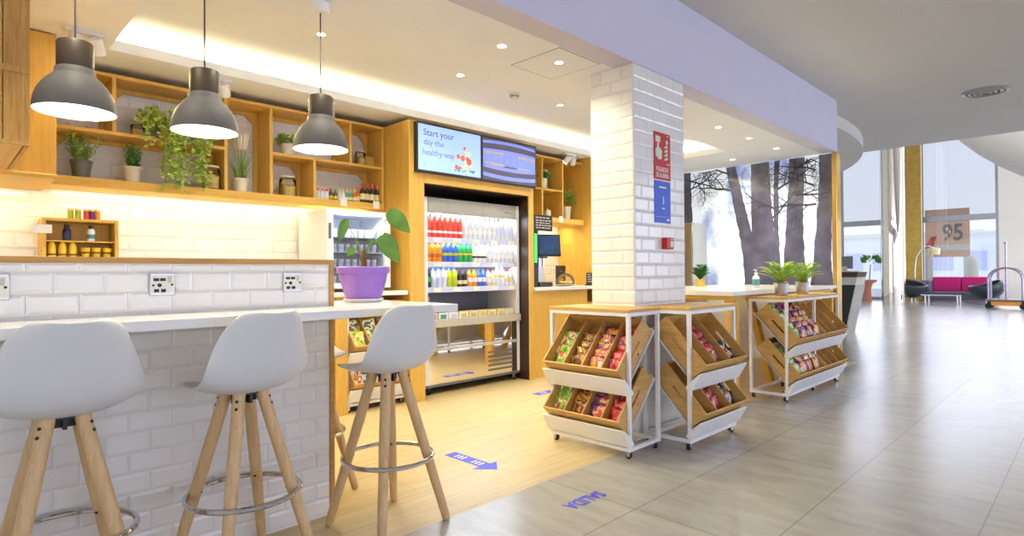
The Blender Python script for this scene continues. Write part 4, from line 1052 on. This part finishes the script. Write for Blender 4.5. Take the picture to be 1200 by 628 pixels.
b = MB(); b.add_mesh(text_mesh('1', .085, .003), wallmat(.0038, .01, .01)); b.box(.003, .0038, -.05, .055, .11, .122).box(.003, .0038, -.012, .03, -.055, -.045).box(.003, .0038, -.10, .105, -.118, -.116).box(.003, .0038, .06, .10, -.145, -.130)
b.build('lettering', 'sign_white', sg, smooth=0, recalc=False)
al = thing('alarm_button', 'red fire alarm call point box on the tiled pillar', 'alarm', (-2.4385, 4.135, 1.475))
MB().box(0, .045, -.055, .055, -.045, .045).build('box', 'red', al, bevel=.005)
MB().box(.045, .047, .0, .04, -.028, .018).build('press_plate', 'sign_white', al); MB().box(.045, .0465, .005, .045, .028, .034).box(.047, .048, .008, .032, -.008, -.004).build('lettering', 'sign_white', al)

# ------------------------------------------------------------------ floor stickers
def arrow(lb, loc, rz):
    r = thing('floor_arrow', lb, 'floor sticker', loc, rz, group='blue floor arrows')
    MB().prism([(-.24, -.048), (.12, -.048), (.12, -.105), (.24, 0), (.12, .105), (.12, .048), (-.24, .048)], 'z', 0, .0012).build('arrow', 'floor_blue', r, smooth=0)
    b = MB()
    for x in (-.165, -.13, -.095, .01, .045, .08):
        b.box(x, x+.012, -.028, .028, .0012, .0018)
    b.build('lettering', 'sign_white', r, smooth=0); return r
a0 = arrow('blue floor arrow with white marks on the pale floor before the fridge', (-2.97, 2.565, 0.0004), 0)
dup(a0, (-4.12, 4.66, .0004), PI/2, 'blue floor arrow partly hidden behind the snack rack')
b = MB(); b.add_mesh(text_mesh('SALIDA', .112, .0035), Matrix.Translation((-2.022, 2.556, .0012)) @ Matrix.Rotation(-PI/2-.02, 4, 'Z') @ Matrix.Diagonal((.80, 1.05, 1, 1)))
o = b.build('floor_lettering', 'floor_blue', smooth=0, recalc=False); tag(o, 'blue SALIDA lettering stuck to the grey floor', 'floor sticker')
for f in o.data.polygons: pass

# ------------------------------------------------------------------ snack racks (local: front faces -y, x along width, origin front-left-bottom corner)
th = math.radians(47)
DV = Vector((0, -math.cos(th), -math.sin(th))); NV = Vector((0, -math.sin(th), math.cos(th)))
def crate_mat(x0, yB, zB):
    """local crate axes: a from back (0) to front along DV, w along x, n up-front; origin at back-bottom edge"""
    A = Vector((x0, yB, zB)) - DV*.45
    return Matrix(((0, 1, 0, A.x), (DV.y, 0, NV.y, A.y), (DV.z, 0, NV.z, A.z), (0, 0, 0, 1)))
def crate(par, x0, w, zB, yB, ndiv, mat='crate_x', depth=.15, mats='crate_y'):
    mt = crate_mat(x0, yB, zB); L = .45; T = .012
    q = bpy.data.objects.new('crate', None); C.objects.link(q); q.parent = par
    b = MB(); b.box(0, L, T, w-T, 0, T, mat=mt).box(0, T, T, w-T, T, depth, mat=mt).box(L-T, L, T, w-T, T, depth*.98, mat=mt)
    b.build('panel', mat, q, bevel=.0015)
    for y in (0, w-T):
        b = MB(); s0, s1, n0, n1 = .15, .31, .068, .086
        b.box(0, L, y, y+T, 0, n0, mat=mt).box(0, L, y, y+T, n1, depth, mat=mt).box(0, s0, y, y+T, n0, n1, mat=mt).box(s1, L, y, y+T, n0, n1, mat=mt)
        b.build('side_board', mats, q)
    for k in range(1, ndiv):
        y = w*k/ndiv; MB().box(T, L-T, y-.005, y+.005, T, depth*.8, mat=mt).build('divider', mats, q)
    return q, mt
def rack(name, label, loc, rz, W, D, H, crates_x, ndivs, group='white snack racks', posts=()):
    r = thing(name, label, 'rack', loc, rz, group=group); s = .026
    f = MB(); z0 = .052
    for x in (0, W-s) + tuple(posts):
        for y in (0, D-s): f.box(x, x+s, y, y+s, z0, H-.022)
    for z in (z0, H-.022-s):
        f.box(s, W-s, 0, s, z, z+s).box(s, W-s, D-s, D, z, z+s).box(0, s, s, D-s, z, z+s).box(W-s, W, s, D-s, z, z+s)
    f.build('frame', 'white_metal', r, bevel=.002, smooth=0)
    MB().box(-.004, W+.004, -.004, D+.004, H-.022, H).build('top_board', 'crate_x', r, bevel=.002)
    for x in (.03, W-.03) + tuple(p+.013 for p in posts):
        for y in (.03, D-.03): caster(r, x, y, .023, z0, 'chrome', random.uniform(-.6, .6))
    info = []
    for tier, zB in ((1, .500), (0, .163)):
        # inclined sheet with folded front lip
        sb = MB()
        A = Vector((0, .0, zB)) - DV*.47 - NV*.006; B_ = Vector((0, .0, zB)) - NV*.006
        sb.prism([(A.y, A.z), (B_.y, B_.z), (B_.y-NV.y*-.004, B_.z-.004), (A.y+.004, A.z-.004)], 'x', .004, W-.004)
        o = sb.build('tray_sheet', 'white_metal', r, smooth=0)
        lip = MB()
        lip.prism([(.03, zB-.05), (-.012, zB-.008), (-.073, zB+.047), (-.082, zB+.040), (-.016, zB-.075), (.03, zB-.07)], 'x', -.01, W+.012)
        lip.build('front_lip', 'white_metal', o, smooth=0, bevel=.0015)
        for (cx, cw), nd in zip(crates_x, ndivs):
            q, mt = crate(r, cx, cw, zB+.002, .0, nd); info.append((tier, cx, cw, nd, mt))
    return r, info
def print_mat(name, cs, scale):
    m, nt, b = _nodes(name)
    tc = nt.nodes.new('ShaderNodeTexCoord'); mp = nt.nodes.new('ShaderNodeMapping'); mp.inputs['Scale'].default_value = (1, 1.3, .3)
    oi = nt.nodes.new('ShaderNodeObjectInfo'); mul = nt.nodes.new('ShaderNodeMath'); mul.operation = 'MULTIPLY'; mul.inputs[1].default_value = 37.0
    nt.links.new(oi.outputs['Random'], mul.inputs[0]); nt.links.new(mul.outputs[0], mp.inputs['Location'])
    nt.links.new(tc.outputs['Object'], mp.inputs['Vector'])
    nz = nt.nodes.new('ShaderNodeTexNoise'); nz.inputs['Scale'].default_value = scale; nz.inputs['Detail'].default_value = 1.5; nt.links.new(mp.outputs[0], nz.inputs['Vector'])
    rp = nt.nodes.new('ShaderNodeValToRGB'); rp.color_ramp.interpolation = 'CONSTANT'; el = rp.color_ramp.elements
    while len(el) < len(cs): el.new(.5)
    pos = [0, .40, .50, .58, .66]
    for e, p, c in zip(el, pos, cs): e.position = p; e.color = lin(c)
    nt.links.new(nz.outputs['Fac'], rp.inputs['Fac']); nt.links.new(rp.outputs['Color'], b.inputs['Base Color']); b.inputs['Roughness'].default_value = .3
    return m
M['w_green'] = print_mat('green wrapper', ((.25, .55, .18), (.62, .78, .22), (.45, .70, .30), (.92, .88, .70), (.85, .35, .25)), 1.7)
M['w_brown'] = print_mat('brown wrapper', ((.25, .12, .08), (.45, .25, .12), (.80, .55, .15), (.30, .10, .15), (.92, .80, .40)), 2)
M['w_purple'] = print_mat('purple wrapper', ((.30, .10, .35), (.55, .20, .55), (.90, .70, .20), (.85, .30, .40), (.95, .90, .80)), 1.8)
M['w_red'] = print_mat('red wrapper', ((.55, .08, .12), (.80, .15, .22), (.92, .45, .50), (.40, .10, .25), (.95, .90, .85)), 1.8)
M['w_black'] = print_mat('black wrapper', ((.08, .07, .09), (.15, .14, .20), (.75, .78, .85), (.85, .60, .20), (.70, .15, .15)), 1.8)
M['w_orange'] = print_mat('orange wrapper', ((.95, .60, .15), (.96, .72, .30), (.45, .12, .35), (.95, .92, .80), (.85, .40, .15)), 1.8)
M['w_lime'] = print_mat('lime wrapper', ((.55, .62, .12), (.85, .85, .30), (.95, .93, .80), (.25, .35, .60), (.35, .50, .15)), 1.8)
M['w_navy'] = print_mat('navy wrapper', ((.15, .20, .45), (.80, .82, .88), (.85, .75, .25), (.75, .25, .20), (.92, .92, .92)), 1.8)
# pillow packet (lies in the crate: a along the slope, n out of the crate)
PK = {}
def packet_mesh(ca, cb, cc):
    k = (ca, cb, cc)
    if k in PK: return PK[k]
    b = MB(); nx, ny = 8, 7; g = []
    for side in (1, -1):
        rows = []
        for i in range(nx+1):
            rw = []
            for j in range(ny+1):
                u = -1+2*i/nx; v = -1+2*j/ny
                z = side*.5*max(0, (1-u*u))**.6*max(0, (1-v*v))**.5
                rw.append(b.bm.verts.new((u*.5, v*.5*(1-.06*(1-u*u)), z)))
            rows.append(rw)
        for i in range(nx):
            for j in range(ny):
                mi = 0
                if i in (0, nx-1): mi = 2
                elif 2 <= i <= 4 and 1 <= j <= ny-2: mi = 1
                elif i == 5: mi = 2
                b._f([rows[i][j], rows[i][j+1], rows[i+1][j+1], rows[i+1][j]], mi)
    bmesh.ops.remove_doubles(b.bm, verts=b.bm.verts[:], dist=1e-4)
    o = b.build('tmp', [ca, cb, cc], smooth=60); me = o.data; bpy.data.objects.remove(o); PK[k] = me; return me
def fill(rackobj, info, scheme, rname, npk=4, lie=.0):
    rnd = random.Random(len(rname)); R = Matrix.Translation(rackobj.location) @ Matrix.Rotation(rackobj.rotation_euler.z, 4, 'Z')
    for (tier, cx, cw, nd, mt) in info:
        sch = scheme.get((tier, cx))
        if not sch: continue
        for c, cols in enumerate(sch):
            if not cols: continue
            ca, cb, cc_, desc, n = cols
            me = packet_mesh(ca, cb, cc_); cwid = cw/len(sch)
            for i in range(n):
                a = .375 - i*.064
                P = Vector((a, cwid*(c+.5)+rnd.uniform(-.008, .008), .056 + lie + .006*(i % 2)))
                sx, sy, sz = .14, min(.16, cwid*.93), .045
                loc = R @ mt @ Matrix.Translation(P) @ Matrix.Rotation(rnd.uniform(-.2, .2), 4, 'Z') @ Matrix.Rotation(.50, 4, 'Y') @ Matrix.Diagonal((sx, sy, sz, 1))
                o = bpy.data.objects.new('snack_packet', me); C.objects.link(o); o.matrix_world = loc
                tn = 'upper' if tier else 'lower'
                tag(o, f'{desc} snack packet, {ORD[i]} from the front in {ORD[c]} compartment, {tn} crate of {rname}', 'snack', 'snack packets on the racks')
def W_(k): return ('w_'+k, 'w_'+k, 'w_'+k, k)
G_ = W_('green'); B_ = W_('brown'); P_ = W_('purple'); R_ = W_('red'); K_ = W_('black'); O_ = W_('orange')
r1, i1 = rack('snack_rack', 'white framed snack rack in front of the pillar facing the bar', (-2.925, 3.30, 0), 0, .70, .385, 1.0, [(.02, .66)], [4])
fill(r1, i1, {(1, .02): [G_+(4,), B_+(4,), P_+(5,), R_+(5,)], (0, .02): [G_+(4,), B_+(3,), P_+(4,), R_+(4,)]}, 'bar-facing rack')
r2, i2 = rack('snack_rack', 'white framed snack rack on the lobby side of the pillar', (-2.03, 3.755, 0), PI/2, .72, .385, 1.0, [(.02, .68)], [3])
fill(r2, i2, {(1, .02): [None, R_+(5,), K_+(2,)], (0, .02): [None, R_+(5,), K_+(5,)]}, 'pillar lobby rack')
r3, i3 = rack('snack_rack', 'wide double snack rack with two ferns on top', (-2.12, 5.79, 0), PI/2, 1.54, .37, 1.0, [(.02, .735), (.785, .735)], [1, 3], posts=(.755,))
fill(r3, i3, {(1, .02): [G_+(6,), P_+(6,), P_+(6,), O_+(6,)], (0, .02): [G_+(5,), P_+(5,), P_+(5,), O_+(5,)]}, 'fern rack', lie=.058)
r4, i4 = rack('snack_rack', 'white snack rack tucked under the back counter behind the stool', (-4.80, 2.66, 0), PI/2, .62, .385, 1.0, [(.02, .58)], [3])
GY = W_('lime'); BR = W_('navy')
fill(r4, i4, {(1, .02): [GY+(4,), GY+(4,), O_+(3,)], (0, .02): [BR+(4,), BR+(4,), GY+(3,)]}, 'counter rack', lie=.02)

# ------------------------------------------------------------------ high table before the mural
ta = thing('high_table', 'high white topped table with oak legs between the racks', 'table', (0, 0, 0))
MB().box(-3.92, -2.44, 5.34, 8.36, 1.02, 1.062).build('tabletop', 'white_top', ta, bevel=.003)
MB().box(-3.88, -2.50, 5.40, 8.32, .975, 1.02).build('apron', 'oak_x', ta)
for x in (-2.575, -3.86):
    for y in (5.43, 8.2): MB().box(x, x+.125, y, y+.06, 0, .975).build('leg', 'oak_z', ta, bevel=.003)
b = MB()
for s_ in (-1, 1):
    b.prism([(6.75+s_*.10, .0), (6.75+s_*.20, .0), (6.75+s_*.75, .975), (6.75+s_*.65, .975)], 'x', -2.62, -2.56)
b.build('brace', 'oak_z', ta)
so = thing('soap_dispenser', 'white hand gel pump bottle on the high table', 'dispenser', (-2.76, 6.62, 1.062))
MB().lathe([(0, 0), (.036, 0), (.038, .01), (.038, .115), (.03, .135), (.014, .145), (.014, .155)], 24).build('bottle', 'b_white', so, smooth=50)
MB().lathe([(.0385, .03), (.0385, .10)], 24).build('label', 'b_teal', so, smooth=50)
MB().lathe([(.017, .15), (.017, .175), (.006, .178), (.006, .20), (0, .20)], 14).box(-.010, .010, -.045, .012, .198, .21).build('pump', 'b_white', so)
for i, y in enumerate((7.02, 7.10)):
    o = MB().ball((0, 0, .036), .037, 14).build('apple', 'b_red', loc=(-2.62, y, 1.062)); tag(o, ['red apple on the high table nearest the ferns', 'red apple behind the other apple on the high table'][i], 'apple', 'apples on the high table')
sf = thing('steel_cabinet', 'tall stainless steel cabinet in front of the mural', 'cabinet', (-4.53, 7.95, 0))
MB().box(-.13, .30, -.05, .40, .05, 1.97).build('body', 'steel', sf, bevel=.006)
MB().box(.30, .312, -.04, .39, .08, 1.95).build('door', 'steel', sf, bevel=.004)
MB().box(.14, .20, -.075, -.05, 1.15, 1.45).build('vent_box', 'grey_metal', sf, bevel=.003)
MB().box(-.12, .29, -.04, .39, 0, .05).build('plinth', 'black', sf)

# ------------------------------------------------------------------ lobby
kd = thing('reception_desk', 'dark tapered reception lectern with a brass edged top past the mural', 'desk', (0, 0, 0))
b = MB(); b.prism([(-3.95, 0), (-3.60, 0), (-3.40, .97), (-3.95, .97)], 'y', 12.8, 13.4); b.build('body', 'black', kd, bevel=.006)
MB().prism([(-3.95, .97), (-3.40, .97), (-3.375, 1.12), (-3.95, 1.12)], 'y', 12.79, 13.41).build('band', 'beige_metal', kd)
MB().prism([(-3.95, 1.12), (-3.375, 1.12), (-3.35, 1.22), (-3.95, 1.22)], 'y', 12.79, 13.41).build('upper_band', 'dark_print', kd)
MB().box(-3.97, -3.32, 12.76, 13.44, 1.22, 1.24).build('top', 'brass', kd, bevel=.003)
MB().prism([(-3.60, 0), (-3.585, 0), (-3.385, .97), (-3.40, .97)], 'y', 12.79, 13.41).build('edge_strip', 'chrome', kd)
mo = thing('desk_monitor', 'slim monitor seen from behind on the reception lectern', 'monitor', (-3.62, 13.1, 1.24))
MB().box(-.24, .10, -.012, .012, .05, .30).build('panel', 'grey_metal', mo, bevel=.004); MB().box(-.10, 0, -.02, .02, .006, .10).box(-.14, .05, -.08, .08, 0, .008).build('stand', 'steel', mo)
def egg(loc, rz, lb):
    r = thing('swivel_chair', lb, 'chair', loc, rz, group='dark egg chairs by the window')
    b = MB(); g = []
    for i in range(13):
        th_ = i/12; row_ = []
        for k in range(28):
            a = 2*PI*k/28; ph = .15 + th_*(1.55 + .50*max(0, -math.cos(a)) - .1*max(0, math.cos(a)))
            row_.append(b.bm.verts.new((.52*math.sin(ph)*math.cos(a)*.95, .52*math.sin(ph)*math.sin(a), .64 - .44*math.cos(ph))))
        g.append(row_)
    b._f(g[0][::-1])
    for i in range(12):
        for k in range(28): b._f([g[i][k], g[i][(k+1) % 28], g[i+1][(k+1) % 28], g[i+1][k]])
    b.build('shell', 'leather', r, smooth=70, solid=.05)
    MB().ball((.02, 0, .42), .36, 16, sc=(1, 1, .35)).build('seat_cushion', 'leather', r)
    MB().lathe([(0, 0), (.26, 0), (.26, .015), (.04, .03), (.035, .24), (0, .24)], 28).build('pedestal', 'chrome', r); return r
e0 = egg((-5.18, 26.7, 0), -.9, 'dark leather swivel egg chair beside the brass panel'); dup(e0, (-2.95, 26.9, 0), 3.6, label='dark leather swivel egg chair in front of the sofa beside the trolley')
sf = thing('sofa', 'grey lobby sofa with magenta back cushions under the window', 'sofa', (-3.75, 28.0, 0))
MB().box(-1.25, .95, -.45, .45, .12, .42).build('seat_base', 'sofa_grey', sf, bevel=.03)
MB().box(-1.25, -1.0, -.45, .45, .42, .85).build('armrest', 'sofa_grey', sf, bevel=.03); MB().box(.75, .95, -.45, .45, .42, .70).build('armrest', 'sofa_grey', sf, bevel=.03)
MB().box(-1.0, -.10, .10, .40, .42, .98).build('back_cushion', 'magenta', sf, bevel=.04); MB().box(-.09, .75, .10, .40, .42, .98).build('back_cushion', 'magenta', sf, bevel=.04)
for x in (-1.15, .85):
    for y in (-.38, .38): MB().cyl((x, y, 0), (x, y, .12), .025).build('leg', 'chrome', sf)
ctb = thing('coffee_table', 'low glass coffee table with chrome legs before the sofa', 'table', (-3.95, 26.0, 0))
MB().box(-.75, .45, -.35, .35, .36, .375).build('tabletop', 'clear', ctb); MB().box(-.75, .45, -.35, -.32, .335, .36).box(-.75, .45, .32, .35, .335, .36).build('rail', 'chrome', ctb)
for x in (-.62, .32):
    for y in (-.3, .3): MB().cyl((x, y, 0), (x, y, .335), .035).build('leg', 'chrome', ctb)
tr = thing('luggage_trolley', 'chrome hotel luggage trolley with arched rails by the white wall', 'trolley', (-2.18, 24.4, 0))
MB().box(-.50, .50, -.35, .35, .24, .30).build('deck', 'grey_metal', tr, bevel=.01); MB().box(-.36, .36, -.30, .30, .10, .24).build('underframe', 'orange', tr)
for y in (-.32, .32):
    MB().tube([(-.42, y, .30), (-.42, y, .95)] + [(-.42*math.cos(PI*k/12), y, .95+.36*math.sin(PI*k/12)) for k in range(1, 12)] + [(.42, y, .95), (.42, y, .30)], .03, 12).build('arch_rail', 'bronze_tubes', tr)
MB().tube([(0, 0, .30), (0, 0, 2.05)], .032, 12).tube([(0, -.32, 1.31), (0, .32, 1.31)], .025, 10).build('centre_pole', 'bronze_tubes', tr); MB().lathe([(0, 2.05), (.05, 2.06), (.055, 2.13), (0, 2.14)], 16).build('finial', 'bronze_tubes', tr)
for x in (-.42, .42):
    for y in (-.28, .28): MB().tube([(x, y-.02, .09), (x, y+.02, .09)], .09, 18).box(x-.03, x+.03, y-.03, y+.03, .12, .24).build('wheel', 'rubber', tr)
lm = thing('arc_floor_lamp', 'slender arc floor lamp with a pale drum shade by the brass panel', 'lamp', (-5.28, 27.9, 0))
MB().lathe([(0, 0), (.18, 0), (.18, .03), (0, .04)], 24).build('base', 'chrome', lm)
MB().tube([(0, 0, .03), (0, 0, 1.3), (.05, 0, 1.75), (.22, 0, 2.08), (.45, 0, 2.2), (.62, 0, 2.12)], .018, 10).build('arc_pole', 'chrome', lm); MB().lathe([(.20, 1.85), (.21, 2.10), (.02, 2.12)], 28, loc=(.62, 0, 0)).build('lamp_shade', 'b_cream', lm)
pp = thing('tall_planter', 'terracotta footed planter with a leafy plant by the far window', 'plant', (-6.75, 26.9, 0))
MB().lathe([(0, 0), (.20, 0), (.18, .05), (.16, .5), (.22, .72), (.36, .80), (.38, .88), (.33, .88), (.25, .80), (0, .8)], 32).build('planter', 'terracotta', pp, smooth=50)
b = MB(); rn = random.Random(2); b.tube([(.1, 0, .8), (.16, 0, 1.5)], .02, 6)
for k in range(70): d = rnddir(rn, .3); b.leaf((.16+d.x*.22, d.y*.22, 1.5+d.z*.3), d, rnddir(rn), .22, .10)
b.build('foliage', 'leaf_mid', pp, smooth=0, recalc=False)
ac = thing('armchair', 'grey block armchair near the terracotta planter', 'armchair', (-6.95, 25.5, 0))
MB().box(-.38, .38, -.38, .38, .08, .42).build('seat_base', 'sofa_grey', ac, bevel=.03); MB().box(-.38, .38, .2, .38, .42, .85).build('backrest', 'sofa_grey', ac, bevel=.03)
for x in (-.3, .3):
    for y in (-.3, .3): MB().cyl((x, y, 0), (x, y, .08), .02).build('leg', 'chrome', ac)
# outside the glass
sgn = thing('price_sign', 'orange fuel price sign reading 95 outside the far window', 'sign', (-5.03, 33.2, 0))
MB().box(-.83, .83, -.06, .06, 1.85, 4.05).build('panel', 'sign_orange', sgn); MB().box(-.70, .83, -.066, -.06, 2.15, 2.42).build('white_strip', 'sign_white', sgn)
b = MB(); b.add_mesh(text_mesh('95', .95, .02), Matrix.Translation((.22, -.068, 2.93)) @ Matrix.Rotation(PI/2, 4, 'X') @ Matrix.Diagonal((.85, 1.1, 1, 1))); b.build('numerals', 'grey_print', sgn, smooth=0, recalc=False)
MB().box(-.78, -.60, -.05, .05, 0, 1.85).box(.6, .78, -.05, .05, 0, 1.85).build('post', 'white_stone', sgn)
py = thing('entrance_pylon', 'pale pylon with a red slanted top outside the far window', 'pylon', (-5.35, 31.5, 0))
MB().box(-.22, .05, -.1, .1, 0, 2.2).build('column', 'white_stone', py, bevel=.01); MB().prism([(-.22, 2.2), (.05, 2.2), (.20, 2.75), (.0, 2.70)], 'y', -.1, .1).build('red_top', 'b_red', py)
gt = thing('bollard', 'white rounded bollard outside behind the sofa', 'bollard', (-4.0, 32.0, 0)); MB().lathe([(0, 0), (.24, 0), (.24, 1.5), (.2, 1.72), (.1, 1.85), (0, 1.87)], 24).build('body', 'white_stone', gt)
for i, (x, y, w, d_, h, lb) in enumerate(((-9.5, 60, 16, 6, 4.2, 'long low grey building far outside the window'), (6.5, 58, 12, 6, 5.2, 'taller pale grey building far outside the window'))):
    q = thing('distant_building', lb, 'building', (x, y, 0)); MB().box(-w/2, w/2, 0, d_, 0, h).build('wall', 'far_grey', q); MB().box(-w/2-.3, w/2+.3, -.3, d_+.3, h, h+.3).build('roof', 'white_stone', q)
    b = MB(); [b.box(-w/2+.8+k*2.2, -w/2+2.2+k*2.2, -.03, 0, 1.2, 2.8) for k in range(int(w/2.2))]; b.build('window_row', 'rail', q)
struct(MB().box(-60, 60, 46, 90, -.1, 0).box(-60, -14, 29, 46, -.1, 0).build('ground', 'far_grey', smooth=0))

# ------------------------------------------------------------------ lights
def area(name, loc, rot, sx, sy, power, col, spread=PI):
    l = bpy.data.lights.new(name, 'AREA'); l.shape = 'RECTANGLE'; l.size = sx; l.size_y = sy; l.energy = power; l.color = col; l.spread = spread
    o = bpy.data.objects.new(name, l); C.objects.link(o); o.location = loc; o.rotation_euler = rot; return o
def spotl(name, loc, rot, power, col, ang=1.9, blend=.7, r=.03):
    l = bpy.data.lights.new(name, 'SPOT'); l.energy = power; l.color = col; l.spot_size = ang; l.spot_blend = blend; l.shadow_soft_size = r
    o = bpy.data.objects.new(name, l); C.objects.link(o); o.location = loc; o.rotation_euler = rot; return o
def point(name, loc, power, col, r=.04):
    l = bpy.data.lights.new(name, 'POINT'); l.energy = power; l.color = col; l.shadow_soft_size = r
    o = bpy.data.objects.new(name, l); C.objects.link(o); o.location = loc; return o
WARM = (1, .86, .47); WARM2 = (1, .92, .70); DAY = (.55, .57, 1.0); DAY2 = (.75, .80, 1.0)
for x, y, z, lb in DL:
    spotl('downlight lamp', (x, y, z-.02), (0, 0, 0), 26 if z < 2.809 else 50, WARM2, 2.5, .8)
for x, y in ((-2.9, .4), (-2.9, 1.5), (-3.0, -.8)): spotl('downlight lamp', (x, y, 2.79), (0, 0, 0), 42, WARM2, 2.3, .8)
for y in (.45, .976, 1.595): point('pendant bulb', (-3.16, y, 1.967+.035), 9, WARM2, .03)
area('cove strip', (-4.905, 4.1, 2.86), (0, PI-.25, 0), .05, 6.4, 90, WARM)
area('cove strip end', (-4.1, 7.46, 2.86), (PI, 0, 0), 1.2, .05, 20, WARM)
area('shelf strip', (-5.30, 1.95, 1.888), (0, .35, 0), .03, 2.6, 6.5, WARM)
area('shelf strip end', (-5.2, -.1, 1.87), (0, .35, 0), .03, 1.2, 4, WARM)
area('coffee strip', (-5.25, 5.7, 1.888), (0, .2, 0), .03, 1.1, 7, WARM)
for y in (.70, 1.60, 2.50, 5.95): spotl('soffit spot', (-4.70, y, 2.68), (0, -.62, 0), 62, WARM, 2.3, .7, .03)
area('fridge strip', (FX-.06, 4.26, 1.87), (0, -.3, 0), .04, 1.3, 26, (.74, .84, 1.0))
for z in (1.60, 1.345): area('fridge shelf strip', (FX-.05, 4.26, z-.01), (0, -.4, 0), .02, 1.3, 9, (.74, .84, 1.0))
area('small fridge strip', (-4.93, 2.83, 1.79), (0, -.3, 0), .03, .5, 14, (.74, .84, 1.0))
# daylight from the far windows, and unseen fill lamps added for lobby and hall
area('side daylight fill', (7.5, 6.5, 1.7), (0, PI/2, 0), 3.2, 16, 150, DAY)  # unseen lamp added off the open lobby side to strengthen its daylight
area('hall side fill', (11.5, 21, 4.0), (0, PI/2, 0), 7, 14, 900, DAY2)  # unseen lamp added to brighten the hall
area('far window daylight', (-4.5, WY-.5, 4.0), (-PI/2, 0, 0), 7.5, 7.5, 430, DAY2)
area('bowl fill uplight', (0, 12.75, 3.72), (PI*.72, 0, 0), 10, .2, 420, (1, .99, .96))  # unseen lamp added to light the ceiling bowl; no cove is built here

w = bpy.data.worlds.new('daylight sky'); bpy.context.scene.world = w; w.use_nodes = True
nt = w.node_tree; bg = nt.nodes['Background']
tc = nt.nodes.new('ShaderNodeTexCoord'); sp = nt.nodes.new('ShaderNodeSeparateXYZ'); nt.links.new(tc.outputs['Generated'], sp.inputs[0])
rp = nt.nodes.new('ShaderNodeValToRGB'); nt.links.new(sp.outputs['Z'], rp.inputs['Fac'])
rp.color_ramp.elements[0].position = 0.0; rp.color_ramp.elements[0].color = lin((.93, .95, .98)); rp.color_ramp.elements[1].position = .4; rp.color_ramp.elements[1].color = lin((.88, .91, .99))
nt.links.new(rp.outputs['Color'], bg.inputs['Color']); bg.inputs['Strength'].default_value = 2.0

sc = bpy.context.scene
sc.view_settings.view_transform = 'Standard'; sc.view_settings.look = 'None'; sc.view_settings.gamma = 1; sc.view_settings.use_curve_mapping = False
sc.view_settings.exposure = 0.0
